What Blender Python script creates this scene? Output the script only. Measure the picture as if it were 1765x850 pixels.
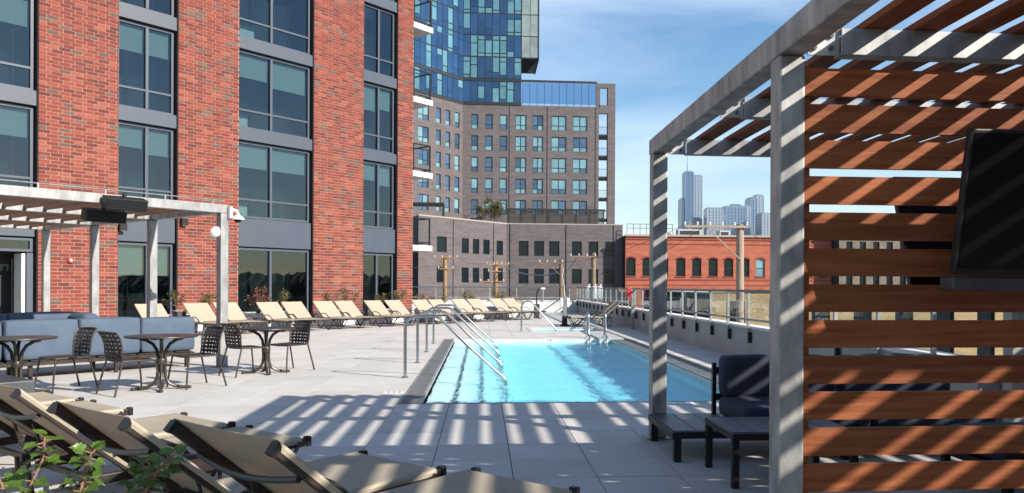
import bpy, bmesh, math, random
from mathutils import Matrix, Vector
R = math.radians
random.seed(7)
scene = bpy.context.scene
for o in list(bpy.data.objects): bpy.data.objects.remove(o)
COL = scene.collection

# ------------------------------------------------------------------ camera
cam = bpy.data.cameras.new('camera'); camo = bpy.data.objects.new('camera', cam); COL.objects.link(camo)
scene.camera = camo
YAW = R(4.96)
camo.matrix_world = (Matrix.Translation((0, 0, 1.39)) @ Matrix.Rotation(-YAW, 4, 'Z')
                     @ Matrix.Rotation(R(90), 4, 'X') @ Matrix.Rotation(0.0045, 4, 'Z'))
cam.sensor_fit = 'HORIZONTAL'; cam.sensor_width = 36.0
cam.lens = 36.0 * 1370 / 1765
cam.shift_x = -67.5 / 1765; cam.shift_y = 68.0 / 1765
cam.clip_start = 0.05; cam.clip_end = 20000
scene.render.resolution_x = 1024; scene.render.resolution_y = 493

# ------------------------------------------------------------------ sky, sun, exposure
SUN = Vector((1.47, -1.07, 1.0)).normalized()
elev = math.asin(SUN.z); az = math.atan2(SUN.x, SUN.y)
world = bpy.data.worlds.new('World'); scene.world = world; world.use_nodes = True
nt = world.node_tree; nt.nodes.clear()
def N(t, **k):
    n = nt.nodes.new(t)
    for a, b in k.items(): setattr(n, a, b)
    return n
out = N('ShaderNodeOutputWorld'); bg = N('ShaderNodeBackground'); bg.inputs[1].default_value = 0.085
sky = N('ShaderNodeTexSky'); sky.sky_type = 'NISHITA'; sky.sun_disc = False
sky.sun_elevation = elev; sky.sun_rotation = az; sky.altitude = 200
sky.air_density = 1.15; sky.dust_density = 0.25; sky.ozone_density = 2.2
tc = N('ShaderNodeTexCoord'); mp = N('ShaderNodeMapping')
mp.inputs['Scale'].default_value = (1.0, 1.0, 3.4); mp.inputs['Rotation'].default_value = (R(14), R(8), R(30))
no = N('ShaderNodeTexNoise'); no.inputs['Scale'].default_value = 2.2; no.inputs['Detail'].default_value = 7
no.inputs['Roughness'].default_value = 0.55; no.inputs['Distortion'].default_value = 0.5
cr = N('ShaderNodeValToRGB'); cr.color_ramp.elements[0].position = 0.44; cr.color_ramp.elements[1].position = 0.76
cr.color_ramp.elements[1].color = (0.6, 0.6, 0.6, 1)
mx = N('ShaderNodeMix', data_type='RGBA'); mx.inputs['B'].default_value = (7.2, 8.0, 9.3, 1)
L = nt.links.new
L(tc.outputs['Generated'], mp.inputs['Vector']); L(mp.outputs[0], no.inputs['Vector']); L(no.outputs['Fac'], cr.inputs[0])
L(cr.outputs[0], mx.inputs['Factor']); hsv = N('ShaderNodeHueSaturation'); hsv.inputs['Saturation'].default_value = 1.26; L(sky.outputs[0], hsv.inputs['Color']); L(hsv.outputs[0], mx.inputs['A']); L(mx.outputs['Result'], bg.inputs[0]); L(bg.outputs[0], out.inputs[0])
sl = bpy.data.lights.new('sun', 'SUN'); sl.energy = 5.0; sl.angle = R(0.53); sl.color = (1.0, 0.93, 0.83)
so = bpy.data.objects.new('sun', sl); COL.objects.link(so); so.location = SUN * 60
so.rotation_euler = SUN.to_track_quat('Z', 'Y').to_euler()
vs = scene.view_settings; vs.view_transform = 'Standard'; vs.look = 'None'; vs.exposure = 1.0; vs.gamma = 1.0
vs.use_curve_mapping = False
scene.cycles.max_bounces = 8; scene.cycles.diffuse_bounces = 2; scene.cycles.transparent_max_bounces = 24

# ------------------------------------------------------------------ materials
MATS = {}
def newmat(name):
    m = bpy.data.materials.new(name); m.use_nodes = True; m.node_tree.nodes.clear(); MATS[name] = m
    return m, m.node_tree
def nd(t, ty, **k):
    n = t.nodes.new(ty)
    for a, b in k.items():
        if a.startswith('i_'): n.inputs[a[2:].replace('_', ' ')].default_value = b
        else: setattr(n, a, b)
    return n
def rgb(c): return (c[0], c[1], c[2], 1)
def mat(name, col, rough=0.6, metal=0.0, col2=None, scale=6.0, stretch=(1, 1, 1), rotz=0.0, detail=5, lo=0.35, hi=0.65,
        bump=0.0, bscale=None, rnd=0.0, spec=0.5, translucent=0.0, coat=0.0, coords='pos', islands=False, tcol=None):
    m, t = newmat(name); l = t.links.new
    o = nd(t, 'ShaderNodeOutputMaterial'); p = nd(t, 'ShaderNodeBsdfPrincipled')
    p.inputs['Roughness'].default_value = rough; p.inputs['Metallic'].default_value = metal
    p.inputs['Specular IOR Level'].default_value = spec; p.inputs['Coat Weight'].default_value = coat
    p.inputs['Base Color'].default_value = rgb(col)
    src = None
    if col2 or bump or rnd:
        if coords == 'pos':
            g = nd(t, 'ShaderNodeNewGeometry'); v = g.outputs['Position']
        else:
            g = nd(t, 'ShaderNodeTexCoord'); v = g.outputs['Object']
        oi = nd(t, 'ShaderNodeObjectInfo')
        va = nd(t, 'ShaderNodeVectorMath', operation='ADD'); sc = nd(t, 'ShaderNodeVectorMath', operation='SCALE')
        cmb = nd(t, 'ShaderNodeCombineXYZ'); l(oi.outputs['Random'], cmb.inputs[0]); l(oi.outputs['Random'], cmb.inputs[1]); l(oi.outputs['Random'], cmb.inputs[2])
        l(cmb.outputs[0], sc.inputs[0]); sc.inputs['Scale'].default_value = 37.0 if rnd else 0.0
        l(v, va.inputs[0]); l(sc.outputs[0], va.inputs[1])
        mpn = nd(t, 'ShaderNodeMapping'); mpn.inputs['Scale'].default_value = stretch
        mp0 = nd(t, 'ShaderNodeMapping'); mp0.inputs['Rotation'].default_value = (0, 0, rotz)
        l(va.outputs[0], mp0.inputs[0]); l(mp0.outputs[0], mpn.inputs[0])
        nz = nd(t, 'ShaderNodeTexNoise'); nz.inputs['Scale'].default_value = scale; nz.inputs['Detail'].default_value = detail
        nz.inputs['Roughness'].default_value = 0.6
        l(mpn.outputs[0], nz.inputs['Vector'])
        rp = nd(t, 'ShaderNodeMapRange'); rp.inputs[1].default_value = lo; rp.inputs[2].default_value = hi
        l(nz.outputs['Fac'], rp.inputs[0])
        mi = nd(t, 'ShaderNodeMix', data_type='RGBA'); mi.inputs['A'].default_value = rgb(col); mi.inputs['B'].default_value = rgb(col2 or col)
        l(rp.outputs[0], mi.inputs['Factor']); src = mi.outputs['Result']
        if rnd:
            ri = oi.outputs['Random']
            if islands:
                gg = nd(t, 'ShaderNodeNewGeometry'); ad = nd(t, 'ShaderNodeMath', operation='ADD'); fr = nd(t, 'ShaderNodeMath', operation='FRACT')
                l(ri, ad.inputs[0]); l(gg.outputs['Random Per Island'], ad.inputs[1]); l(ad.outputs[0], fr.inputs[0]); ri = fr.outputs[0]
            mr = nd(t, 'ShaderNodeMapRange'); mr.inputs[3].default_value = 1 - rnd; mr.inputs[4].default_value = 1 + rnd
            l(ri, mr.inputs[0])
            hs = nd(t, 'ShaderNodeHueSaturation'); l(src, hs.inputs['Color']); l(mr.outputs[0], hs.inputs['Value']); src = hs.outputs[0]
        l(src, p.inputs['Base Color'])
        if bump:
            bp = nd(t, 'ShaderNodeBump'); bp.inputs['Strength'].default_value = bump; bp.inputs['Distance'].default_value = 0.01
            if bscale:
                nb = nd(t, 'ShaderNodeTexNoise'); nb.inputs['Scale'].default_value = bscale; nb.inputs['Detail'].default_value = 4
                l(mpn.outputs[0], nb.inputs['Vector']); l(nb.outputs['Fac'], bp.inputs['Height'])
            else: l(nz.outputs['Fac'], bp.inputs['Height'])
            l(bp.outputs[0], p.inputs['Normal'])
    if translucent:
        tr = nd(t, 'ShaderNodeBsdfTranslucent'); tr.inputs[0].default_value = rgb(col)
        if tcol: tr.inputs[0].default_value = rgb(tcol)
        elif src: l(src, tr.inputs[0])
        ms = nd(t, 'ShaderNodeMixShader'); ms.inputs[0].default_value = translucent
        l(p.outputs[0], ms.inputs[1]); l(tr.outputs[0], ms.inputs[2]); l(ms.outputs[0], o.inputs[0])
    else: l(p.outputs[0], o.inputs[0])
    return m
def ramp_mat(name, cols, rough=0.85, noise=0.12, nscale=40, bump=0.25):
    """per-piece colours drawn from a list (object random + island random)"""
    m, t = newmat(name); l = t.links.new
    o = nd(t, 'ShaderNodeOutputMaterial'); p = nd(t, 'ShaderNodeBsdfPrincipled'); p.inputs['Roughness'].default_value = rough
    oi = nd(t, 'ShaderNodeObjectInfo'); g = nd(t, 'ShaderNodeNewGeometry')
    ad = nd(t, 'ShaderNodeMath', operation='ADD'); fr = nd(t, 'ShaderNodeMath', operation='FRACT')
    l(oi.outputs['Random'], ad.inputs[0]); l(g.outputs['Random Per Island'], ad.inputs[1]); l(ad.outputs[0], fr.inputs[0])
    r = nd(t, 'ShaderNodeValToRGB'); r.color_ramp.interpolation = 'CONSTANT'
    while len(r.color_ramp.elements) < len(cols): r.color_ramp.elements.new(0.5)
    for i, c in enumerate(cols):
        r.color_ramp.elements[i].position = i / len(cols); r.color_ramp.elements[i].color = rgb(c)
    l(fr.outputs[0], r.inputs[0])
    nz = nd(t, 'ShaderNodeTexNoise'); nz.inputs['Scale'].default_value = nscale; nz.inputs['Detail'].default_value = 5
    l(g.outputs['Position'], nz.inputs['Vector'])
    mr = nd(t, 'ShaderNodeMapRange'); mr.inputs[3].default_value = 1 - noise * 2; mr.inputs[4].default_value = 1 + noise * 2; l(nz.outputs['Fac'], mr.inputs[0])
    hs = nd(t, 'ShaderNodeHueSaturation'); l(r.outputs[0], hs.inputs['Color']); l(mr.outputs[0], hs.inputs['Value'])
    l(hs.outputs[0], p.inputs['Base Color'])
    bp = nd(t, 'ShaderNodeBump'); bp.inputs['Strength'].default_value = bump; bp.inputs['Distance'].default_value = 0.004
    l(nz.outputs['Fac'], bp.inputs['Height']); l(bp.outputs[0], p.inputs['Normal']); l(p.outputs[0], o.inputs[0])
    return m
def glass_mat(name, tint=(0.5, 0.6, 0.62), refl=0.10, wav=0.0):
    m, t = newmat(name); l = t.links.new
    o = nd(t, 'ShaderNodeOutputMaterial'); tr = nd(t, 'ShaderNodeBsdfTransparent'); tr.inputs[0].default_value = rgb(tint)
    gl = nd(t, 'ShaderNodeBsdfGlossy'); gl.inputs['Roughness'].default_value = 0.0; gl.inputs['Color'].default_value = (0.74, 0.88, 1, 1)
    fz = nd(t, 'ShaderNodeFresnel'); fz.inputs[0].default_value = 1.5
    ad = nd(t, 'ShaderNodeMath', operation='ADD'); ad.inputs[1].default_value = refl; ad.use_clamp = True
    if wav:
        g = nd(t, 'ShaderNodeNewGeometry'); nz = nd(t, 'ShaderNodeTexNoise'); nz.inputs['Scale'].default_value = 0.8
        l(g.outputs['Position'], nz.inputs['Vector']); bp = nd(t, 'ShaderNodeBump'); bp.inputs['Strength'].default_value = wav; bp.inputs['Distance'].default_value = 0.05
        l(nz.outputs['Fac'], bp.inputs['Height']); l(bp.outputs[0], gl.inputs['Normal'])
    ms = nd(t, 'ShaderNodeMixShader'); l(fz.outputs[0], ad.inputs[0])
    gb = nd(t, 'ShaderNodeNewGeometry'); iv = nd(t, 'ShaderNodeMath', operation='SUBTRACT'); iv.inputs[0].default_value = 1; l(gb.outputs['Backfacing'], iv.inputs[1])
    mu = nd(t, 'ShaderNodeMath', operation='MULTIPLY'); l(ad.outputs[0], mu.inputs[0]); l(iv.outputs[0], mu.inputs[1]); l(mu.outputs[0], ms.inputs[0])
    l(tr.outputs[0], ms.inputs[1]); l(gl.outputs[0], ms.inputs[2]); l(ms.outputs[0], o.inputs[0])
    return m
def brickwall_mat(name, c1, c2, mortar, bw=0.305, bh=0.1, ux=(1, 0), rough=0.9):
    """far brickwork: pieces too small to tell apart; u = horizontal run, v = z"""
    m, t = newmat(name); l = t.links.new
    o = nd(t, 'ShaderNodeOutputMaterial'); p = nd(t, 'ShaderNodeBsdfPrincipled'); p.inputs['Roughness'].default_value = rough
    g = nd(t, 'ShaderNodeNewGeometry'); s = nd(t, 'ShaderNodeSeparateXYZ'); l(g.outputs['Position'], s.inputs[0])
    dt = nd(t, 'ShaderNodeVectorMath', operation='DOT_PRODUCT'); dt.inputs[1].default_value = (ux[0], ux[1], 0); l(g.outputs['Position'], dt.inputs[0])
    cb = nd(t, 'ShaderNodeCombineXYZ'); l(dt.outputs['Value'], cb.inputs[0]); l(s.outputs[2], cb.inputs[1])
    b = nd(t, 'ShaderNodeTexBrick'); b.inputs['Scale'].default_value = 1.0; b.inputs['Brick Width'].default_value = bw
    b.inputs['Row Height'].default_value = bh; b.inputs['Mortar Size'].default_value = 0.008; b.inputs['Bias'].default_value = 0.0
    b.inputs['Color1'].default_value = rgb(c1); b.inputs['Color2'].default_value = rgb(c2); b.inputs['Mortar'].default_value = rgb(mortar)
    l(cb.outputs[0], b.inputs['Vector'])
    mp_ = nd(t, 'ShaderNodeMapping'); mp_.inputs['Scale'].default_value = (0.35, 1.6, 1); l(cb.outputs[0], mp_.inputs[0])
    nz = nd(t, 'ShaderNodeTexNoise'); nz.inputs['Scale'].default_value = 1.2; nz.inputs['Detail'].default_value = 8; nz.inputs['Roughness'].default_value = 0.7
    l(mp_.outputs[0], nz.inputs['Vector'])
    mr = nd(t, 'ShaderNodeMapRange'); mr.inputs[1].default_value = .3; mr.inputs[2].default_value = .7; mr.inputs[3].default_value = 0.72; mr.inputs[4].default_value = 1.28; l(nz.outputs['Fac'], mr.inputs[0])
    hs = nd(t, 'ShaderNodeHueSaturation'); l(b.outputs['Color'], hs.inputs['Color']); l(mr.outputs[0], hs.inputs['Value'])
    l(hs.outputs[0], p.inputs['Base Color']); l(p.outputs[0], o.inputs[0])
    return m
FA = math.atan2(.7407, .6716)
mat('tile', (.405, .38, .35), .8, col2=(.49, .465, .435), scale=1.6, detail=8, lo=.25, hi=.7, bump=.12, bscale=180, rnd=.065, islands=True)
mat('joint', (.12, .115, .11), .95)
mat('concrete', (.36, .345, .33), .85, col2=(.29, .28, .265), scale=1.3, bump=.15, bscale=30)
mat('render_white', (.62, .61, .60), .8, col2=(.54, .53, .52), scale=1.5)
ramp_mat('brick', [(0.165, 0.027, 0.017), (0.115, 0.019, 0.014), (0.195, 0.038, 0.023), (0.14, 0.023, 0.015), (0.225, 0.056, 0.036), (0.092, 0.016, 0.013), (0.185, 0.033, 0.019), (0.125, 0.021, 0.014), (0.105, 0.06, 0.046), (0.2, 0.044, 0.028), (0.155, 0.025, 0.016), (0.175, 0.031, 0.019), (0.135, 0.022, 0.015), (0.104, 0.018, 0.014), (0.19, 0.037, 0.022), (0.16, 0.027, 0.017), (0.085, 0.05, 0.038), (0.15, 0.024, 0.016)])
mat('mortar', (.37, .27, .205), .95, col2=(.30, .22, .165), scale=9, bump=.2, bscale=120)
mat('grey_panel', (.048, .060, .083), .45, col2=(.043, .054, .076), scale=2)
mat('frame_grey', (.052, .064, .086), .4)
mat('dark_gap', (.008, .008, .009), .9)
mat('interior', (.028, .032, .034), .9, col2=(.018, .02, .022), scale=1.5)
mat('blind', (.40, .45, .43), .8, translucent=.2)
mat('blind_pale', (.55, .60, .56), .8)
glass_mat('pane_glass', (.58, .66, .67), .05, 0)
glass_mat('rail_glass', (.90, .93, .93), -.03)
mat('galv', (.17, .172, .176), .5, .5, col2=(.30, .297, .29), scale=9, detail=9, stretch=(1, 1, .45), lo=.3, hi=.66, bump=.06, bscale=60, rnd=.03)
mat('galv_matte', (.17, .17, .17), .55, .45, col2=(.42, .415, .40), scale=8, detail=9, stretch=(1, 1, .4), lo=.3, hi=.7, bump=.08, bscale=50, rnd=.03)
mat('wood_x', (.155, .040, .012), .65, spec=.2, col2=(.31, .103, .042), scale=2.2, stretch=(.7, 14, 14), lo=.3, hi=.7, bump=.25, rnd=.2, detail=9)
mat('wood_y', (.12, .033, .011), .65, spec=.2, col2=(.21, .064, .023), scale=2.2, stretch=(14, .7, 14), lo=.3, hi=.7, bump=.25, rnd=.2, detail=9)
mat('wood_f', (.19, .075, .036), .55, col2=(.27, .115, .06), scale=2.2, stretch=(14, .7, 14), rotz=-FA, lo=.3, hi=.7, bump=.25, rnd=.2, detail=9)
mat('dark_metal', (.030, .023, .019), .38, .3, col2=(.045, .035, .028), scale=8)
mat('strap', (.028, .020, .016), .55)
mat('black_metal', (.009, .009, .011), .45, .0, spec=.3)
mat('charcoal', (.035, .036, .042), .45, .1, col2=(.05, .05, .056), scale=6)
mat('sling', (.61, .53, .405), .75, col2=(.575, .495, .37), scale=4, bump=.15, bscale=350, translucent=.45, tcol=(.30, .155, .05), rnd=.03, coords='obj')
mat('navy', (.012, .016, .034), .85, col2=(.02, .026, .05), scale=5, bump=.2, bscale=260)
mat('blue_fabric', (.050, .074, .112), .85, col2=(.066, .092, .132), scale=3, bump=.2, bscale=220, coords='obj')
mat('steel', (.42, .42, .42), .22, 1.0)
mat('plaster', (.74, .82, .84), .7, col2=(.67, .78, .81), scale=5)  # mottled tone in the plaster stands in for ripple light
mat('pool_tile', (.42, .50, .50), .3, col2=(.50, .58, .57), scale=5)
mat('nosing', (.01, .018, .04), .4)
mat('grate', (.12, .125, .13), .5, .2, col2=(.17, .175, .18), scale=5)
mat('white_paint', (.66, .66, .64), .5)
mat('black_paint', (.01, .01, .01), .5)
mat('red_paint', (.55, .02, .025), .4)
mat('tv_screen', (.003, .003, .004), .25, spec=.15)
mat('pole_wood', (.23, .165, .11), .9, col2=(.13, .09, .06), scale=3, stretch=(8, 8, .5), bump=.3, rnd=.1)
mat('pole_orange', (.36, .20, .075), .9, col2=(.2, .11, .05), scale=3, stretch=(8, 8, .5), bump=.3)
mat('pole_pale', (.33, .27, .21), .9, col2=(.2, .155, .115), scale=3, stretch=(8, 8, .5), bump=.3)
mat('porcelain', (.55, .56, .57), .3)
mat('wire', (.03, .03, .03), .6)
mat('wire_pale', (.35, .35, .36), .6)
mat('leaf', (.045, .10, .012), .35, col2=(.105, .165, .022), scale=14, translucent=.35, rnd=.25, coords='obj')
mat('leaf_dull', (.09, .095, .03), .6, col2=(.14, .12, .045), scale=3, translucent=.25, rnd=.2)
mat('leaf_red', (.26, .06, .045), .6, col2=(.16, .08, .04), scale=3, translucent=.25, rnd=.2)
mat('stem', (.19, .11, .065), .8)
mat('asphalt', (.055, .055, .056), .95, col2=(.075, .073, .07), scale=.3)
mat('roof_pale', (.44, .43, .41), .9, col2=(.34, .33, .31), scale=.4)
mat('stone', (.17, .145, .115), .9, col2=(.11, .09, .07), scale=1.4, bump=.3)
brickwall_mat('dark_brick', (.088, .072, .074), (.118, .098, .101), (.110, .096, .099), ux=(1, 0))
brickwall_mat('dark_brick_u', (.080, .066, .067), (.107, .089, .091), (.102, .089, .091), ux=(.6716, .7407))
brickwall_mat('red_brick', (.29, .062, .030), (.36, .092, .048), (.30, .13, .08), bw=.21, bh=.07)
brickwall_mat('yellow_brick', (.27, .19, .075), (.33, .24, .11), (.24, .2, .14), bw=.21, bh=.07)
mat('red_trim', (.22, .045, .03), .9)
mat('stone_trim', (.30, .27, .235), .85)
mat('black_frame', (.012, .013, .015), .45)
mat('tower_blue', (.010, .036, .095), .08, spec=.6, col2=(.016, .050, .12), scale=.4, rnd=.2)
mat('tower_teal', (.055, .155, .205), .12, spec=.5, col2=(.09, .21, .26), scale=.4, rnd=.15)
mat('win_blue', (.025, .055, .11), .06, spec=.8, col2=(.05, .095, .16), scale=.6, rnd=.25)
mat('win_teal', (.10, .21, .25), .12, spec=.7, col2=(.15, .28, .32), scale=.6, rnd=.15)
mat('win_dark', (.006, .012, .016), .12, spec=.2)
glass_mat('screen_glass', (.55, .68, .80), .08)
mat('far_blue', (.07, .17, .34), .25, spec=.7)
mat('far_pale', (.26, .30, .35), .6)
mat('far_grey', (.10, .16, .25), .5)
mat('wood_hill', (.025, .032, .014), .95, col2=(.06, .05, .02), scale=.35, bump=.5)
# water: clear surface over an absorbing body
m, t = newmat('water'); l = t.links.new
o_ = nd(t, 'ShaderNodeOutputMaterial'); trn = nd(t, 'ShaderNodeBsdfTransparent'); gls = nd(t, 'ShaderNodeBsdfGlossy'); gls.inputs['Roughness'].default_value = .02
rfr = nd(t, 'ShaderNodeBsdfRefraction'); rfr.inputs['IOR'].default_value = 1.33; rfr.inputs['Roughness'].default_value = 0
g_ = nd(t, 'ShaderNodeNewGeometry'); mp_ = nd(t, 'ShaderNodeMapping'); mp_.inputs['Scale'].default_value = (1, .75, 1)
l(g_.outputs['Position'], mp_.inputs[0])
n1 = nd(t, 'ShaderNodeTexNoise'); n1.inputs['Scale'].default_value = 7.0; n1.inputs['Detail'].default_value = 6; n1.inputs['Distortion'].default_value = .6
l(mp_.outputs[0], n1.inputs['Vector'])
bp = nd(t, 'ShaderNodeBump'); bp.inputs['Strength'].default_value = 1.0; bp.inputs['Distance'].default_value = .035
l(n1.outputs['Fac'], bp.inputs['Height']); l(bp.outputs[0], gls.inputs['Normal']); l(bp.outputs[0], rfr.inputs['Normal'])
fr_ = nd(t, 'ShaderNodeFresnel'); fr_.inputs[0].default_value = 1.25
m1 = nd(t, 'ShaderNodeMixShader'); m1.inputs[0].default_value = .38; l(trn.outputs[0], m1.inputs[1]); l(rfr.outputs[0], m1.inputs[2])
iv_ = nd(t, 'ShaderNodeMath', operation='SUBTRACT'); iv_.inputs[0].default_value = 1; l(g_.outputs['Backfacing'], iv_.inputs[1])
mu_ = nd(t, 'ShaderNodeMath', operation='MULTIPLY'); frs = nd(t, 'ShaderNodeMath', operation='MULTIPLY'); frs.inputs[1].default_value = .55; l(fr_.outputs[0], frs.inputs[0]); l(frs.outputs[0], mu_.inputs[0]); l(iv_.outputs[0], mu_.inputs[1])
mu2 = nd(t, 'ShaderNodeMath', operation='MULTIPLY'); mu2.inputs[1].default_value = .92; l(iv_.outputs[0], mu2.inputs[0]); l(mu2.outputs[0], m1.inputs[0])
m2 = nd(t, 'ShaderNodeMixShader'); l(mu_.outputs[0], m2.inputs[0]); l(m1.outputs[0], m2.inputs[1]); l(gls.outputs[0], m2.inputs[2])
l(m2.outputs[0], o_.inputs['Surface'])
va_ = nd(t, 'ShaderNodeVolumeAbsorption'); va_.inputs['Color'].default_value = (.03, .84, .965, 1); va_.inputs['Density'].default_value = .46
l(va_.outputs[0], o_.inputs['Volume'])

# ------------------------------------------------------------------ mesh helpers
WM = {}                                    # world matrices of created objects
I4 = Matrix.Identity(4)
def link(o, parent=None, world=None, local=None):
    COL.objects.link(o)
    if parent is not None:
        o.parent = parent
        if world is not None:
            o.matrix_parent_inverse = WM[parent.name].inverted(); o.matrix_basis = world; WM[o.name] = world
        else:
            lm = local if local is not None else I4
            o.matrix_basis = lm; WM[o.name] = WM[parent.name] @ lm
    else:
        w = world if world is not None else I4
        o.matrix_basis = w; WM[o.name] = w
    return o
def tag(o, label=None, cat=None, group=None, kind=None):
    if label: o['label'] = label
    if cat: o['category'] = cat
    if group: o['group'] = group
    if kind: o['kind'] = kind
    return o
def thing(name, label, cat, loc=(0, 0, 0), rz=0.0, group=None):
    o = bpy.data.objects.new(name, None); o.empty_display_size = .2
    link(o, None, Matrix.Translation(loc) @ Matrix.Rotation(rz, 4, 'Z'))
    return tag(o, label, cat, group)
class MB:
    def __init__(s): s.v = []; s.f = []
    def add(s, vs, fs):
        b = len(s.v); s.v += [tuple(v) for v in vs]; s.f += [tuple(i + b for i in f) for f in fs]; return s
    def box(s, x0, x1, y0, y1, z0, z1, M=None):
        vs = [Vector((x, y, z)) for z in (z0, z1) for x, y in ((x0, y0), (x1, y0), (x1, y1), (x0, y1))]
        if M is not None: vs = [M @ v for v in vs]
        return s.add(vs, [(3, 2, 1, 0), (4, 5, 6, 7), (0, 1, 5, 4), (1, 2, 6, 5), (2, 3, 7, 6), (3, 0, 4, 7)])
    def beam(s, p0, p1, w, h, up=(0, 0, 1)):
        p0 = Vector(p0); p1 = Vector(p1); d = (p1 - p0).normalized(); r = d.cross(Vector(up)).normalized(); u = r.cross(d)
        vs = []
        for p in (p0, p1):
            vs += [p - r * w / 2 - u * h / 2, p + r * w / 2 - u * h / 2, p + r * w / 2 + u * h / 2, p - r * w / 2 + u * h / 2]
        return s.add(vs, [(0, 1, 2, 3), (7, 6, 5, 4), (0, 4, 5, 1), (1, 5, 6, 2), (2, 6, 7, 3), (3, 7, 4, 0)])
    def tube(s, pts, r, n=8, r1=None):
        pts = [Vector(p) for p in pts]; m = len(pts); b = len(s.v)
        prev = None
        for i, p in enumerate(pts):
            d = (pts[min(i + 1, m - 1)] - pts[max(i - 1, 0)]).normalized()
            if prev is None:
                a = Vector((0, 0, 1)) if abs(d.z) < .9 else Vector((1, 0, 0)); u = d.cross(a).normalized()
            else: u = (prev - d * prev.dot(d)).normalized()
            prev = u; w = d.cross(u)
            rr = r if r1 is None else r + (r1 - r) * i / max(1, m - 1)
            for k in range(n):
                an = 2 * math.pi * k / n; s.v.append(tuple(p + u * math.cos(an) * rr + w * math.sin(an) * rr))
        for i in range(m - 1):
            for k in range(n):
                k2 = (k + 1) % n; s.f.append((b + i * n + k, b + i * n + k2, b + (i + 1) * n + k2, b + (i + 1) * n + k))
        s.f.append(tuple(b + k for k in reversed(range(n)))); s.f.append(tuple(b + (m - 1) * n + k for k in range(n)))
        return s
    def lathe(s, prof, n=16, c=(0, 0, 0)):
        b = len(s.v)
        for r, z in prof:
            for k in range(n):
                an = 2 * math.pi * k / n; s.v.append((c[0] + r * math.cos(an), c[1] + r * math.sin(an), c[2] + z))
        for i in range(len(prof) - 1):
            for k in range(n):
                k2 = (k + 1) % n; s.f.append((b + i * n + k, b + i * n + k2, b + (i + 1) * n + k2, b + (i + 1) * n + k))
        s.f.append(tuple(b + k for k in reversed(range(n)))); s.f.append(tuple(b + (len(prof) - 1) * n + k for k in range(n)))
        return s
    def prism(s, poly, z0, z1):
        n = len(poly); vs = [(x, y, z0) for x, y in poly] + [(x, y, z1) for x, y in poly]
        return s.add(vs, [tuple(range(n - 1, -1, -1)), tuple(range(n, 2 * n))] + [(i, (i + 1) % n, n + (i + 1) % n, n + i) for i in range(n)])
    def sheet(s, rows, th=None):
        """grid of points -> surface, doubled with thickness th along its normal"""
        nr, nc = len(rows), len(rows[0]); b = len(s.v)
        P_ = [[Vector(p) for p in r] for r in rows]
        s.v += [tuple(p) for r in P_ for p in r]
        for i in range(nr - 1):
            for j in range(nc - 1):
                s.f.append((b + i * nc + j, b + i * nc + j + 1, b + (i + 1) * nc + j + 1, b + (i + 1) * nc + j))
        if th:
            b2 = len(s.v)
            for i in range(nr):
                for j in range(nc):
                    du = P_[min(i + 1, nr - 1)][j] - P_[max(i - 1, 0)][j]; dv = P_[i][min(j + 1, nc - 1)] - P_[i][max(j - 1, 0)]
                    n_ = dv.cross(du).normalized(); s.v.append(tuple(P_[i][j] + n_ * th))
            for i in range(nr - 1):
                for j in range(nc - 1):
                    s.f.append((b2 + i * nc + j, b2 + (i + 1) * nc + j, b2 + (i + 1) * nc + j + 1, b2 + i * nc + j + 1))
            ring = [(0, j) for j in range(nc)] + [(i, nc - 1) for i in range(1, nr)] + [(nr - 1, j) for j in range(nc - 2, -1, -1)] + [(i, 0) for i in range(nr - 2, 0, -1)]
            for k in range(len(ring)):
                i, j = ring[k]; i2, j2 = ring[(k + 1) % len(ring)]
                s.f.append((b + i * nc + j, b2 + i * nc + j, b2 + i2 * nc + j2, b + i2 * nc + j2))
        return s
    def cushion(s, x0, x1, y0, y1, z0, z1, r=.05, puff=.02, n=6):
        """rounded, slightly crowned block"""
        bm = bmesh.new(); bmesh.ops.create_cube(bm, size=1)
        bmesh.ops.subdivide_edges(bm, edges=bm.edges[:], cuts=n, use_grid_fill=True)
        c = Vector(((x0 + x1) / 2, (y0 + y1) / 2, (z0 + z1) / 2)); hs = Vector((x1 - x0, y1 - y0, z1 - z0)) / 2
        vs = []
        for v in bm.verts:
            q = Vector([math.copysign(1 - (1 - min(1, abs(c_ * 2))) ** 2.3, c_) for c_ in v.co])
            p = Vector((q.x * hs.x, q.y * hs.y, q.z * hs.z))
            inn = Vector((max(-hs.x + r, min(hs.x - r, p.x)), max(-hs.y + r, min(hs.y - r, p.y)), max(-hs.z + r, min(hs.z - r, p.z))))
            d = p - inn
            if d.length > 1e-6: p = inn + d.normalized() * min(r, d.length if d.length < r else r)
            for ax in range(3):
                if abs(q[ax]) > .99:
                    o1, o2 = (ax + 1) % 3, (ax + 2) % 3
                    p[ax] += math.copysign(puff * (1 - q[o1] ** 2) * (1 - q[o2] ** 2), q[ax])
            vs.append(c + p)
        fs = [tuple(v.index for v in f.verts) for f in bm.faces]; bm.free()
        return s.add(vs, fs)
    def mesh(s, name, m, smooth=False):
        me = bpy.data.meshes.new(name); me.from_pydata(s.v, [], s.f); me.materials.append(MATS[m]); me.update()
        if smooth: me.polygons.foreach_set('use_smooth', [True] * len(me.polygons))
        return me
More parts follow.
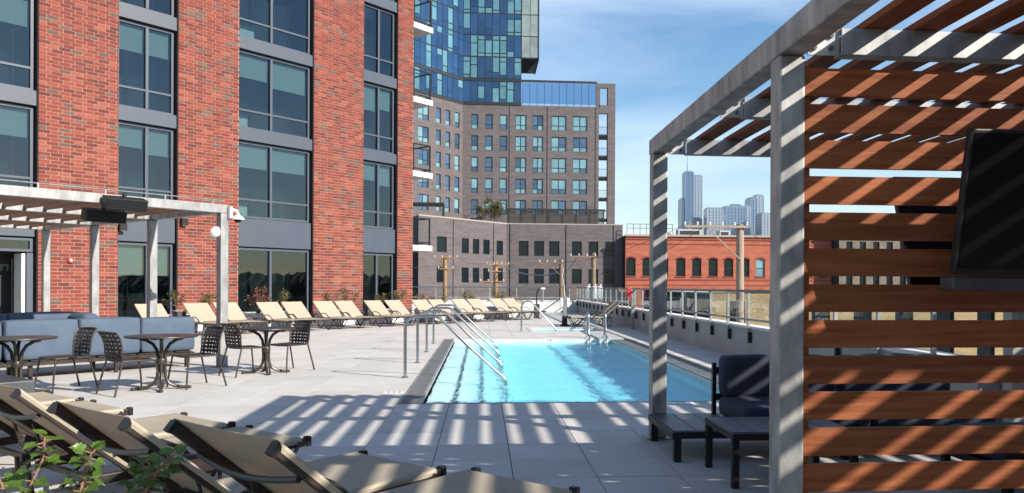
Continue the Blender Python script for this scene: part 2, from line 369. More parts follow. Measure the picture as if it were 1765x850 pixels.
    def build(s, name, m, parent=None, smooth=False, bevel=0, world=None, local=None, kind=None, recalc=True):
        me = s.mesh(name, m, smooth)
        if recalc:
            bm = bmesh.new(); bm.from_mesh(me); bmesh.ops.recalc_face_normals(bm, faces=bm.faces[:]); bm.to_mesh(me); bm.free()
        o = bpy.data.objects.new(name, me); link(o, parent, world, local)
        if bevel:
            b = o.modifiers.new('bevel', 'BEVEL'); b.width = bevel; b.segments = 2; b.limit_method = 'ANGLE'
        if smooth and not bevel:
            try: me.shade_smooth(); me.set_sharp_from_angle(angle=R(40))
            except Exception: pass
        if kind: o['kind'] = kind
        return o
CUBES = {}
def cube(m):
    if m not in CUBES: CUBES[m] = MB().box(-.5, .5, -.5, .5, -.5, .5).mesh('piece', m)
    return CUBES[m]
def piece(name, m, parent, c, size, rz=0.0, kind=None):
    o = bpy.data.objects.new(name, cube(m))
    link(o, parent, Matrix.Translation(c) @ Matrix.Rotation(rz, 4, 'Z') @ Matrix.Diagonal((size[0], size[1], size[2], 1)))
    return o
def copy_tree(o, loc, rz):
    c = o.copy(); COL.objects.link(c); w = Matrix.Translation(loc) @ Matrix.Rotation(rz, 4, 'Z'); c.matrix_basis = w; WM[c.name] = w
    for ch in o.children:
        d = ch.copy(); COL.objects.link(d); d.parent = c
        for g in ch.children:
            e = g.copy(); COL.objects.link(e); e.parent = d
    return c
ORD = ['first', 'second', 'third', 'fourth', 'fifth', 'sixth', 'seventh', 'eighth', 'ninth', 'tenth', 'eleventh', 'twelfth', 'thirteenth', 'fourteenth', 'fifteenth', 'sixteenth']

# facade frame: t along the red brick front, off outwards from it
FO = Vector((-8.012, 26.994, 0)); FU = Vector((.6716, .7407, 0)); FN = Vector((.7407, -.6716, 0))
def fw(t, off=0.0, z=0.0): return FO + FU * t + FN * off + Vector((0, 0, z))
FM = Matrix.Translation(FO) @ Matrix.Rotation(FA, 4, 'Z')       # local x = t, local y = -off

def structure(name, mb, m, **k):
    o = mb.build(name, m, **k); o['kind'] = 'structure'; return o
# ------------------------------------------------------------------ ground, deck, pool
GZ = -7.0
structure('ground', MB().box(-3600, 3600, -1500, 4600, GZ - .5, GZ), 'asphalt')
TX0, TY0, TP = .232, 9.40, .611          # paving grid
PX0, PX1, PY0, PY1 = TX0 - 2 * TP, TX0 + 6 * TP, TY0, TY0 + 19 * TP      # pool surround
HX0, HX1, HY0, HY1 = TX0 + 2 * TP, TX0 + 6 * TP, TY0 + 24 * TP, TY0 + 28 * TP   # spa
DX1, DY1, DY0 = 5.04, 42.0, -4.0
def in_deck(x, y):
    if y < DY0 or y > DY1 or x < -34: return False
    if y > 7.7 and x > DX1: return False
    if x > 11: return False
    q = Vector((x, y, 0)) - FO; t = q.dot(FU); off = q.dot(FN)
    if t < 7.7: return off > -.3
    return x > -6
def hole(x, y, e=.05):
    return (PX0 - e < x < PX1 + e and PY0 - e < y < PY1 + e) or (HX0 - e < x < HX1 + e and HY0 - e < y < HY1 + e)
slab = MB()
def slab_box(x0, x1, y0, y1): slab.box(x0, x1, y0, y1, -.9, -.034)
ys = [DY0, PY0, PY1, HY0, HY1, DY1]
slab_box(-34, 11, DY0, 7.7); slab_box(-34, DX1, 7.7, PY0)
slab_box(-34, PX0, PY0, PY1); slab_box(PX1, DX1, PY0, PY1); slab_box(-34, DX1, PY1, HY0)
slab_box(-34, HX0, HY0, HY1); slab_box(HX1, DX1, HY0, HY1); slab_box(-34, DX1, HY1, DY1)
deck = structure('deck', slab, 'joint')
structure('podium_base', MB().box(-34, 4.9, DY0, DY1 - .1, GZ, -1.6).box(4.9, 10.9, DY0, 7.6, GZ, -1.6), 'concrete')
cells = []
ix0 = int((-30 - TX0) / TP); 
for i in range(ix0, int((11 - TX0) / TP) + 1):
    for j in range(int((DY0 - TY0) / TP), int((DY1 - TY0) / TP) + 1):
        x = TX0 + (i + .5) * TP; y = TY0 + (j + .5) * TP
        if not in_deck(x, y) or hole(x, y): continue
        xc = x * math.cos(YAW) - y * math.sin(YAW); d = x * math.sin(YAW) + y * math.cos(YAW)
        vis = 0
        if d > 1:
            px = 950 + xc / d * 1370; py = 493 + 1.39 / d * 1370
            if -20 < px < 1330 and py < 880: vis = 1
        cells.append((0 if vis else 1, d, x, y, d > 14))
cells.sort(key=lambda c: (c[0], c[1]))
rest = MB()
for k, (nv, d, x, y, fr) in enumerate(cells):
    dz = random.uniform(-.0012, .0012)
    if k < 300 and not nv: piece('paving_tile', 'tile', deck, (x, y, -.017 + dz), (TP - .007, TP - .007, .034))
    else:
        g = .0035; x0, x1, y0, y1 = x - TP / 2 + g, x + TP / 2 - g, y - TP / 2 + g, y + TP / 2 - g
        if y > 7.7: x1 = min(x1, DX1)
        rest.box(x0, x1, y0, y1, -.034, dz)
rest.build('paving_tiles', 'tile', deck, kind='stuff', recalc=False)

# pool
WZ = -.11
pool = thing('swimming_pool', 'bright blue rectangular swimming pool with broad entry steps', 'pool', ((PX0 + PX1) / 2, (PY0 + PY1) / 2, 0))
wx0, wx1, wy0, wy1 = -.715, 3.43, PY0 + .10, PY1 - .12
b = MB()
b.box(wx0 - .02, wx1 + .02, wy0 - .02, wy1 + .02, -1.3, -.88)                     # floor
b.box(wx0 - .1, wx0, wy0, wy1, -1.3, -.05).box(wx1, wx1 + .1, wy0, wy1, -1.3, -.05)
b.box(wx0 - .1, wx1 + .1, wy0 - .1, wy0, -1.3, -.05).box(wx0 - .1, wx1 + .1, wy1, wy1 + .1, -1.3, -.05)
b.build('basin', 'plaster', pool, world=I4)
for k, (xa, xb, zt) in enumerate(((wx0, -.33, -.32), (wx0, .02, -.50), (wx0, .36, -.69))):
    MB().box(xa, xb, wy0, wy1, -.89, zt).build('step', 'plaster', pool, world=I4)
    MB().box(xb - .05, xb + .006, wy0, wy1, zt - .05, zt + .006).build('step_nosing', 'nosing', pool, world=I4)
# waterline tiles, gutters and coping
MB().box(wx0, wx1, wy1 - .012, wy1 + .1, -.24, -.012).build('waterline_tiles', 'pool_tile', pool, world=I4)
MB().box(wx1 - .012, wx1 + .1, wy0, wy1, -.24, -.03).build('waterline_tiles', 'pool_tile', pool, world=I4)
MB().box(PX0 + .004, PX1 - .004, PY0 + .004, wy0, -.3, -.004).build('coping', 'charcoal', pool, world=I4)
MB().box(PX0 + .004, PX1 - .004, wy1, PY1 - .004, -.3, -.01).build('coping', 'concrete', pool, world=I4)
MB().box(PX0 + .004, PX0 + .03, wy0, wy1, -.3, -.003).box(wx0 - .035, wx0, wy0, wy1, -.3, -.006).build('gutter_edge', 'galv_matte', pool, world=I4)
MB().box(PX1 - .03, PX1 - .004, wy0, wy1, -.3, -.003).box(wx1, wx1 + .035, wy0, wy1, -.3, -.03).build('gutter_edge', 'galv_matte', pool, world=I4)
MB().box(PX0 + .03, wx0 - .035, wy0, wy1, -.3, -.05).box(wx1 + .035, PX1 - .03, wy0, wy1, -.3, -.05).build('gutter_channel', 'dark_gap', pool, world=I4)
def grates(x0, x1, name, zz):
    n = 19; L_ = (wy1 - wy0) / n
    for k in range(n):
        y0 = wy0 + k * L_ + .004; y1 = wy0 + (k + 1) * L_ - .004
        g = MB(); ns = 24
        g.box(x0, x0 + .012, y0, y1, -.028 + zz, -.008 + zz).box(x1 - .012, x1, y0, y1, -.028 + zz, -.008 + zz)
        for q in range(ns):
            ya = y0 + (y1 - y0) * q / ns; g.box(x0 + .012, x1 - .012, ya, ya + (y1 - y0) / ns * .72, -.026 + zz, -.009 + zz)
        g.build(name, 'grate', pool, world=I4, recalc=False)
grates(PX0 + .032, wx0 - .037, 'gutter_grate', 0)
grates(wx1 + .037, PX1 - .032, 'gutter_grate', -.02)
# water body with small waves
def water_body(name, x0, x1, y0, y1, z, depth, parent, amp=.006, step=.09):
    nx = int((x1 - x0) / step); ny = int((y1 - y0) / step); w = MB(); rows = []
    for j in range(ny + 1):
        r = []
        for i in range(nx + 1):
            x = x0 + (x1 - x0) * i / nx; y = y0 + (y1 - y0) * j / ny
            h_ = amp * (math.sin(3.1 * x + 1.3 * y + 1.2 * math.sin(.9 * y)) + .7 * math.sin(-2.2 * x + 4.3 * y + 1.7 * math.sin(1.3 * x)) + .6 * math.sin(6.1 * x + 5.2 * y) + .5 * math.sin(7.3 * y - 4.9 * x))
            r.append((x, y, z + h_))
        rows.append(r)
    w.sheet(rows); nc = nx + 1; top = len(w.v)
    ring = [j for j in range(nc)] + [i * nc + nx for i in range(1, ny + 1)] + [ny * nc + j for j in range(nx - 1, -1, -1)] + [i * nc for i in range(ny - 1, 0, -1)]
    for k in ring: x, y, _ = w.v[k]; w.v.append((x, y, z - depth))
    n = len(ring)
    for k in range(n): w.f.append((ring[k], top + k, top + (k + 1) % n, ring[(k + 1) % n]))
    w.f.append(tuple(top + k for k in range(n)))
    return w.build(name, 'water', parent, smooth=True, world=I4)
water_body('water', wx0 - .006, wx1 + .006, wy0 - .006, wy1 + .006, WZ, .95, pool)
# depth marker plate with the printed depth, and small grid plates set into the deck
def text_mesh(s, size, name, m, parent, world, ext=.001):
    cu = bpy.data.curves.new(name, 'FONT'); cu.body = s; cu.size = size; cu.extrude = ext; cu.align_x = 'CENTER'; cu.align_y = 'CENTER'
    o = bpy.data.objects.new(name, cu); COL.objects.link(o)
    dg = bpy.context.evaluated_depsgraph_get(); me = bpy.data.meshes.new_from_object(o.evaluated_get(dg)); bpy.data.objects.remove(o)
    me.materials.clear(); me.materials.append(MATS[m]); t_ = bpy.data.objects.new(name, me); link(t_, parent, world); return t_
mk = MB().box(1.62, 1.94, wy1 - .02, wy1 - .0125, -.105, -.008).build('depth_marker', 'white_paint', pool, world=I4)
text_mesh("3'8\"", .105, 'depth_figures', 'black_paint', mk, Matrix.Translation((1.78, wy1 - .0215, -.056)) @ Matrix.Rotation(R(90), 4, 'X'))
for nm, x, y, lb in (('drain_cover', -1.13, 10.42, 'small white drain cover with dark holes left of the pool corner'), ('drain_cover', 2.39, PY0 - .13, 'small white plate with dark holes by the right front pool edge')):
    d = thing(nm, lb, 'drain', (x, y, 0), 0, 'plates set in the deck')
    MB().box(-.13, .13, -.085, .085, .0015, .006).build('plate', 'white_paint', d)
    hl = MB()
    for q in (-.07, 0, .07):
        for w_ in (-.035, .035): hl.lathe([(.018, .0062), (.018, .0072)], 8, (q, w_, 0))
    hl.build('holes', 'black_paint', d)

# spa
spa = thing('spa_pool', 'small square blue spa pool beyond the far pool edge', 'pool', ((HX0 + HX1) / 2, (HY0 + HY1) / 2, 0))
e = .12; b = MB()
b.box(HX0 + e, HX1 - e, HY0 + e, HY1 - e, -1.2, -1.0)
b.box(HX0, HX0 + e, HY0, HY1, -1.2, -.02).box(HX1 - e, HX1, HY0, HY1, -1.2, -.02).box(HX0 + e, HX1 - e, HY0, HY0 + e, -1.2, -.02).box(HX0 + e, HX1 - e, HY1 - e, HY1, -1.2, -.02)
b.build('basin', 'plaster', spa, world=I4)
MB().box(HX0 + .002, HX0 + e + .02, HY0 + .002, HY1 - .002, -.02, .006).box(HX1 - e - .02, HX1 - .002, HY0 + .002, HY1 - .002, -.02, .006).box(HX0 + e + .02, HX1 - e - .02, HY0 + .002, HY0 + e + .02, -.02, .006).box(HX0 + e + .02, HX1 - e - .02, HY1 - e - .02, HY1 - .002, -.02, .006).build('coping', 'tile', spa, world=I4)
water_body('water', HX0 + e - .01, HX1 - e + .01, HY0 + e - .01, HY1 - e + .01, -.06, 1.0, spa)

# stainless handrails
def arc(c, r, a0, a1, n, ax): return [Vector(c) + Vector((ax[0] * r * math.cos(a), ax[1] * r * math.cos(a), r * math.sin(a))) for a in [a0 + (a1 - a0) * i / n for i in range(n + 1)]]
for k, y in enumerate((12.1, 14.4, 16.75, 19.1)):
    lab = ['nearest', 'second nearest', 'third nearest', 'farthest'][k] + ' stainless handrail running from the deck down into the pool steps'
    hr = thing('pool_handrail', lab, 'handrail', (-1.15, y, 0), 0, 'handrails over the pool steps')
    r = .16; H = .92; x1 = 1.52
    pts = [(0, 0, 0), (0, 0, .3), (0, 0, .6)] + [tuple(p) for p in arc((r, 0, H - r), r, R(180), R(90), 7, (1, 0))] + [(.42, 0, H), (.47, 0, H - .006), (.53, 0, H - .035)]
    ex, ez = x1 - .13, .07
    pts += [(.9, 0, .035 + (H - .07) * (1 - (.9 - .53) / (ex - .53)) + .035 * 0), (ex, 0, ez), (x1 - .05, 0, ez - .06), (x1 - .01, 0, ez - .14), (x1, 0, ez - .24), (x1, 0, -.95)]
    MB().tube(pts, .024, 10).build('rail', 'steel', hr, smooth=True)
    MB().lathe([(.055, .001), (.055, .010), (.032, .022)], 14).build('flange', 'steel', hr, smooth=True)
hr = thing('spa_handrail', 'arched stainless handrail standing at the spa pool', 'handrail', (1.2, 24.3, 0))
pts = [(0, 0, 0), (0, 0, .6)] + [tuple(p) for p in arc((.2, 0, .72), .2, R(180), R(55), 9, (1, 0))] + [(.92, 0, .22), (1.02, 0, .1), (1.06, 0, 0), (1.06, 0, -.5)]
MB().tube(pts, .024, 10).build('rail', 'steel', hr, smooth=True)
MB().lathe([(.055, .001), (.055, .010), (.03, .02)], 12).build('flange', 'steel', hr, smooth=True)
for k, x in enumerate((2.84, 3.3)):
    ld = thing('ladder_grab_rail', ('left' if k == 0 else 'right') + ' stainless grab rail of the ladder at the far pool edge', 'grab rail', (x, PY1 + .25, 0), 0, 'ladder grab rails')
    pts = [(0, .1, 0), (0, .1, .5)] + [(0, .1 - .13 + .13 * math.cos(a), .55 + .14 * math.sin(a)) for a in [R(q) for q in range(20, 181, 20)]] + [(0, -.17, .45), (0, -.26, .1), (0, -.45, -.02), (0, -.5, -.7)]
    MB().tube(pts, .022, 9).build('rail', 'steel', ld, smooth=True)
    MB().lathe([(.05, .001), (.05, .012), (.028, .02)], 12, (0, .1, 0)).build('flange', 'steel', ld, smooth=True)

# ------------------------------------------------------------------ parapets and railings
pr = thing('parapet_wall', 'low pale concrete parapet along the right side of the deck', 'wall', (DX1 + .12, 24.5, 0))
MB().box(DX1 + .004, DX1 + .24, 7.7, DY1 - .25, -1, .60).build('wall', 'concrete', pr, world=I4)
MB().box(DX1 - .02, DX1 + .27, 7.68, DY1 - .25, .602, .65).build('cap', 'render_white', pr, world=I4)
pf = thing('parapet_wall', 'white rendered parapet at the far end of the deck', 'wall', (0, DY1 + .1, 0))
MB().box(-7, DX1 + .24, DY1 - .24, DY1 - .004, -1, .58).build('wall', 'render_white', pf, world=I4)
MB().box(-7, DX1 + .27, DY1 - .26, DY1 + .02, .582, .63).build('cap', 'render_white', pf, world=I4)
pj = thing('parapet_wall', 'pale parapet stepping out behind the slatted pergola', 'wall', (8, 7.6, 0))
MB().box(DX1 + .25, 11, 7.55, 7.8, -1, .60).build('wall', 'concrete', pj, world=I4)
MB().box(DX1 + .29, 11, 7.52, 7.83, .602, .65).build('cap', 'render_white', pj, world=I4)
def railing(label, p0, dirv, nrm, n, sp, bracket=True, ztop=1.31, zbot=.78, skip_last=False):
    rt = thing('guard_railing', label, 'railing', (p0[0], p0[1], 0))
    p0 = Vector((p0[0], p0[1], 0)); dv = Vector((dirv[0], dirv[1], 0)); nv = Vector((nrm[0], nrm[1], 0))
    p1 = p0 + dv * sp * (n - 1)
    MB().beam(p0 - dv * .1 + Vector((0, 0, ztop)), p1 + dv * .1 + Vector((0, 0, ztop)), .06, .05).build('top_rail', 'frame_grey', rt, world=I4)
    MB().beam(p0 + Vector((0, 0, zbot)), p1 + Vector((0, 0, zbot)), .035, .04).build('bottom_rail', 'galv_matte', rt, world=I4)
    an = math.atan2(dv.y, dv.x)
    for k in range(n):
        q = p0 + dv * sp * k
        po = MB().beam(q + Vector((0, 0, .36 if bracket else .62)), q + Vector((0, 0, ztop - .025)), .045, .05, up=dv).build('post', 'galv_matte', rt, world=I4)
        if bracket: MB().beam(q + nv * .045 + Vector((0, 0, .34)), q + nv * .045 + Vector((0, 0, .54)), .11, .05, up=nv).build('bracket', 'black_metal', po, world=I4)
        if k < n - 1:
            c = q + dv * sp / 2; piece('glass_panel', 'rail_glass', rt, (c.x, c.y, (ztop + zbot) / 2), (sp - .07, .012, ztop - zbot - .09), an)
railing('grey metal railing with glass panels along the right parapet', (DX1 - .06, 8.4), (0, 1), (.35, 0), 28, 1.23)
railing('grey metal railing along the far end of the deck', (-6.6, DY1 - .31), (1, 0), (0, .3), 9, 1.4, bracket=False)

# ------------------------------------------------------------------ red brick apartment building
bld = thing('brick_apartment_building', 'red brick apartment building with grey window bays rising over the deck', 'building', tuple(FO), FA)
TOP = 16.5
def fbox(mb, t0, t1, o0, o1, z0, z1): return mb.box(t0, t1, -o1, -o0, z0, z1, FM)
PIERS = [(-16, -12.2), (-9.9 - .6, -9.0), (-5.9, -3.82), (-2.04, 0.0), (2.93, 5.18), (6.9, 7.72)]
BAYS = [(-9.0, -5.9), (-3.82, -2.04), (0.0, 2.93), (5.18, 6.9)]
for a, c in PIERS:
    w = MB(); fbox(w, a + .006, c - .006, -.45, -.007, -.4, TOP); w.build('wall', 'mortar', bld, world=I4)
w = MB(); fbox(w, -16, 7.70, -9, -1.3, -7, TOP); w.build('core', 'interior', bld, world=I4)
w = MB(); fbox(w, 7.55, 7.70, -9, -.46, -7, TOP); w.build('side_wall', 'red_trim', bld, world=I4)
w = MB(); fbox(w, -16, 7.7, -9, -.3, TOP, TOP + .25); w.build('roof_slab', 'grey_panel', bld, world=I4)
# bricks, laid course by course
BL, BH = .305, .1016
bricks = []
for pi, (a, c) in enumerate(PIERS):
    if c < -8: continue
    nz = int((TOP + .2) / BH)
    for k in range(nz):
        z = -.2 + k * BH
        x = a - (BL * .36 if k % 2 else 0.0)
        while x < c - .02:
            x0, x1 = max(x, a), min(x + BL - .016, c)
            if x1 - x0 > .03: bricks.append((pi, x0, x1, z + .007, z + BH - .008))
            x += BL
def cam_d(p): return p.x * math.sin(YAW) + p.y * math.cos(YAW), p.x * math.cos(YAW) - p.y * math.sin(YAW)
def score(bk):
    p = fw((bk[1] + bk[2]) / 2, 0); d, xc = cam_d(p); px = 950 + xc / d * 1370; py = 493 - ((bk[3] + bk[4]) / 2 - 1.39) / d * 1370
    ok = 5 < px < 1700 and 5 < py < 545
    if px < 390 and 320 < py < 385: ok = False
    if px < 175 and py > 535: ok = False
    return (0 if ok else 1, d / max(.05, bk[2] - bk[1]))
bricks.sort(key=score)
brest = MB()
for k, (pi, x0, x1, z0, z1) in enumerate(bricks):
    jj = random.uniform(-.0015, .0015)
    if k < 300:
        p = fw((x0 + x1) / 2, -.0265 + jj, (z0 + z1) / 2); piece('brick', 'brick', bld, p, (x1 - x0, .06, z1 - z0), FA)
    else: fbox(brest, x0, x1, -.05, .0035 + jj, z0, z1)
brest.build('bricks', 'brick', bld, world=I4, kind='stuff', recalc=False)
# window bays
LEV = [2.66, 6.20, 9.22, 12.25, 15.28]
def window(t0, t1, z0, z1, mull, tr, blind, pale=None, o=-.16, fr=.07):
    f = MB(); d0, d1 = o - .10, o
    fbox(f, t0, t0 + fr, d0, d1, z0, z1); fbox(f, t1 - fr, t1, d0, d1, z0, z1)
    fbox(f, t0 + fr, t1 - fr, d0, d1, z0, z0 + fr); fbox(f, t0 + fr, t1 - fr, d0, d1, z1 - fr, z1)
    xs = [t0 + fr] + sum([[m_ - fr * .6, m_ + fr * .6] for m_ in mull], []) + [t1 - fr]
    for m_ in mull: fbox(f, m_ - fr * .6, m_ + fr * .6, d0, d1 + .012, z0 + fr, z1 - fr)
    for i in range(0, len(xs), 2):
        if tr: fbox(f, xs[i], xs[i + 1], d0, d1 - .004, tr - .03, tr + .03)
    fo = f.build('window', 'frame_grey', bld, world=I4)
    for i in range(0, len(xs), 2):
        segs = [(z0 + fr, tr - .03), (tr + .03, z1 - fr)] if tr else [(z0 + fr, z1 - fr)]
        for za, zb in segs:
            p = fw((xs[i] + xs[i + 1]) / 2, o - .06, (za + zb) / 2); piece('pane', 'pane_glass', fo, p, (xs[i + 1] - xs[i], .012, zb - za), FA)
        if blind:
            zb = z1 - fr; za = zb - blind * random.choice((.8, .97, 1, 1.03, 1.2))
            p = fw((xs[i] + xs[i + 1]) / 2, o - .15, (za + zb) / 2); piece('blind', 'blind', fo, p, (xs[i + 1] - xs[i] - .06, .006, zb - za), FA)
    if pale:
        p = fw((pale[0] + pale[1]) / 2, o - .35, (pale[2] + pale[3]) / 2); piece('interior_panel', 'blind_pale', fo, p, (pale[1] - pale[0], .02, pale[3] - pale[2]), FA)
for bi, (a, c) in enumerate(BAYS):
    mid = [(a + c) / 2] if bi != 2 else [1.30]
    if bi == 0: mid = [-7.45]
    g = MB(); fbox(g, c - .03, c + .004, -.45, -.015, 0, TOP); g.build('shaded_reveal', 'dark_gap', bld, world=I4)  # right reveal coloured near black, its shade put into the colour
    for k in range(4):
        zb, zt = LEV[k], LEV[k + 1]
        if k == 0:      # tall spandrel above the ground floor
            g = MB(); fbox(g, a + .004, c - .06, -.4, -.075, 2.66, 3.60); g.build('spandrel_panel', 'grey_panel', bld, world=I4)
            z0 = 3.62
        else: z0 = zb + .40
        z1 = zt - .03
        g = MB(); fbox(g, a + .004, c - .045, -.42, -.03, zt, zt + .38); fbox(g, a + .004, c - .045, -.42, -.05, zt + .38, zt + .405); g.build('spandrel_panel', 'grey_panel', bld, world=I4)
        pal = None
        if bi == 2 and k < 3: pal = (a + .1, a + (.62 if k < 2 else .85), z0 + .08, z0 + .52)
        bl = .78
        if bi in (2, 3) and k == 2: bl = .0
        if bi == 2 and k == 2: bl = 0
        window(a + .01, c - .075, z0, z1, mid, z0 + .62, bl, pal)
# ground floor: glazed doors and tall fixed lights
window(-3.81, -2.12, .06, 2.62, [-2.90], None, .75)
window(.01, 2.855, .42, 2.62, [1.30], None, 0)
g = MB(); fbox(g, .01, 2.86, -.4, -.1, -.2, .42); g.build('kick_panel', 'grey_panel', bld, world=I4)
window(5.19, 6.82, .1, 2.62, [5.98], None, 0)
window(-8.99, -5.97, 2.25, 2.62, [-7.45], None, 0)
d_ = MB(); fbox(d_, -6.12, -5.97, -.30, -.14, 0, 2.22); fbox(d_, -8.99, -8.84, -.30, -.14, 0, 2.22); d_.build('door_frame', 'frame_grey', bld, world=I4)
d_ = MB(); fbox(d_, -6.22, -6.14, -.72, -.20, .02, 2.2); dl = d_.build('door', 'white_paint', bld, world=I4)
MB().tube([fw(-6.18, -.3, .9) + FU * -.07, fw(-6.18, -.3, 1.3) + FU * -.07], .016, 8).build('handle', 'steel', dl, world=I4, smooth=True)
# balconies at the far corner
for k in range(4):
    z = 2.62 + .42 + k * 3.03
    bal = MB(); fbox(bal, 7.72, 8.80, -2.2, .02, z - .22, z); bo = bal.build('balcony', 'render_white', bld, world=I4)
    r_ = MB(); zt = z + 1.12
    for tt, oo in ((7.80, -.06), (8.72, -.06), (8.72, -1.1), (8.72, -2.1)): r_.beam(fw(tt, oo, z), fw(tt, oo, zt), .05, .05, up=FU)
    for za in (z + .12, zt):
        r_.beam(fw(7.74, -.06, za), fw(8.745, -.06, za), .05, .05); r_.beam(fw(8.72, -.085, za), fw(8.72, -2.2, za), .05, .05)
    r_.build('balcony_rail', 'black_metal', bo, world=I4)
    p = fw(8.26, -.06, z + .62); piece('balcony_glass', 'rail_glass', bo, p, (.84, .012, .9), FA)
g = MB(); fbox(g, 7.72, 8.15, -2.1, -.6, -.5, 2.78); g.build('recess', 'dark_gap', bld, world=I4)
# fittings on the brick front
for t_, z_, lb in ((-1.88, 3.33, 'black box wall light on the second brick pier'), (-3.72, 3.06, 'black box wall light at the left edge of the door bay')):
    wl = thing('wall_light', lb, 'wall light', tuple(fw(t_, .07, z_)), FA, 'box lights on the brick front')
    MB().box(-.1, .1, -.07, .055, -.11, .11).build('housing', 'black_metal', wl, bevel=.006); MB().box(-.07, .07, -.05, .04, -.125, -.111).build('lens', 'galv_matte', wl)
fa = thing('fire_alarm', 'red fire alarm strobe on the brick pier behind the sofa', 'alarm', tuple(fw(-5.10, .03, 2.04)), FA)
MB().lathe([(.075, -.02), (.075, .03), (.055, .045)], 20).build('housing', 'red_paint', fa, smooth=True, local=Matrix.Rotation(R(90), 4, 'X'))
MB().lathe([(.035, .045), (.03, .055)], 12).build('strobe', 'white_paint', fa, smooth=True, local=Matrix.Rotation(R(90), 4, 'X'))
# ------------------------------------------------------------------ right pergola (galvanised steel, hardwood slats)
RP = thing('pergola', 'galvanised steel pergola with hardwood roof slats and slatted screen on the right', 'pergola', (1.61, 4.1, 0))
S = .14; BX = 1.54; ZB, ZT = 2.605, 2.75; PXR = 8.4; PYF = .5; PYB = 7.27
for (x, y) in ((BX, 4.025), (BX, 7.12), (BX, PYF), (5.0, 4.025), (5.0, 7.12), (PXR - S, 4.025), (PXR - S, 7.12), (PXR - S, PYF), (5.0, PYF)):
    po = MB().box(x, x + S, y, y + S, 0.012, ZB - .002).build('post', 'galv_matte', RP, bevel=.012, world=I4)
    MB().box(x - .05, x + S + .05, y - .05, y + S + .05, .001, .013).build('base_plate', 'galv_matte', po, world=I4)
for x in (BX, 5.0, PXR - S):
    MB().box(x, x + S, PYF - .02, PYB + .02, ZB, ZT).build('side_beam', 'galv_matte', RP, bevel=.012, world=I4)
def channel(x0, x1, y0, y1):
    c = MB(); c.box(x0, x1, y0, y0 + .012, 2.60, 2.738); c.box(x0, x1, y0 + .012, y1, 2.60, 2.612); c.box(x0, x1, y0 + .012, y1, 2.726, 2.738)
    o = c.build('cross_channel', 'galv', RP, bevel=.003, world=I4)
    pl = MB().box(x0 - .17, x0 - .002, y0 + .02, y0 + .032, 2.60, 2.735)
    pl.build('fixing_plate', 'galv_matte', o, world=I4)
    bo = MB()
    for bx in (x0 - .14, x0 - .05):
        for bz in (2.635, 2.70): bo.tube([(bx, y0 + .006, bz), (bx, y0 + .02, bz)], .013, 6)
    bo.build('bolts', 'charcoal', o, world=I4)
for xa, xb in ((BX + S + .175, 4.995), (5.0 + S + .175, PXR - S - .005)):
    for y in (.56, 2.28, 3.985, 5.52, 7.13): channel(xa, xb, y, y + .09)
SP, SW = .273, .145
k = 0
while 1.97 + k * SP + SW < PXR - S - .02:
    x = 1.97 + k * SP; k += 1
    if 4.86 < x < 5.16: continue
    for (y0, y1) in ((PYF - .02, 4.03), (4.035, PYB + .01)):
        piece('roof_slat', 'wood_y', RP, (x + SW / 2, (y0 + y1) / 2, 2.757), (SW, y1 - y0, .036))
# slatted screen
WY = 4.06
for k in range(13):
    z1 = 2.547 - k * .1902
    piece('screen_slat', 'wood_x', RP, ((BX + S + .004 + 4.99) / 2, WY + .015, z1 - .0735), (4.99 - BX - S - .004, .03, .147))
for x in (BX + S + .006, 3.3, 4.93): MB().box(x, x + .045, WY + .0305, WY + .075, .05, 2.56).build('screen_batten', 'wood_x', RP, world=I4)
for k in range(13):  # unseen front and side screens, added to hold back sky light
    z1 = 2.547 - k * .1902
    piece('screen_slat', 'wood_x', RP, (5.0, PYF + .05, z1 - .0735), (6.4, .03, .147)); piece('screen_slat', 'wood_y', RP, (PXR - .05, 3.9, z1 - .0735), (.03, 6.5, .147))
# televisions
def tv(label, x0, x1, yt, yb, zt, zb, face, bar):
    cx_ = (x0 + x1) / 2; t = thing('television', label, 'television', (cx_, WY - .05 * face, zb), 0, 'outdoor televisions')
    a = math.atan2((yt - yb), (zt - zb)); hh = math.hypot(zt - zb, yt - yb); w = (x1 - x0) / 2
    M = Matrix.Translation((cx_, yb, zb)) @ Matrix.Rotation(-a, 4, 'X')
    f = -1 if face > 0 else 1
    MB().box(-w, w, -.03 if f < 0 else -.012, .012 if f < 0 else .03, 0, hh, M).build('casing', 'black_metal', t, bevel=.008, world=I4)
    MB().box(-w + .02, w - .02, .0315 * f if f > 0 else -.034, .034 if f > 0 else -.0315, .03, hh - .02, M).build('screen', 'tv_screen', t, world=I4)
    MB().beam((cx_, (yt + yb) / 2, (zt + zb) / 2), (cx_, WY - .002 if face > 0 else WY + .035, (zt + zb) / 2), .2, .3).build('wall_mount', 'black_metal', t, world=I4)
    if bar: MB().box(x0 + .03, x1 - .03, yb + .02, yb + .14, zb - .085, zb - .012).build('sound_bar', 'charcoal', t, bevel=.01, world=I4)
tv('black television tilted forward on the slatted screen', 2.30, 3.52, 3.60, 3.74, 2.15, 1.46, 1, True)
tv('black television on the back of the slatted screen seen through gaps', 2.47, 3.70, 4.62, 4.40, 2.06, 1.36, -1, False)

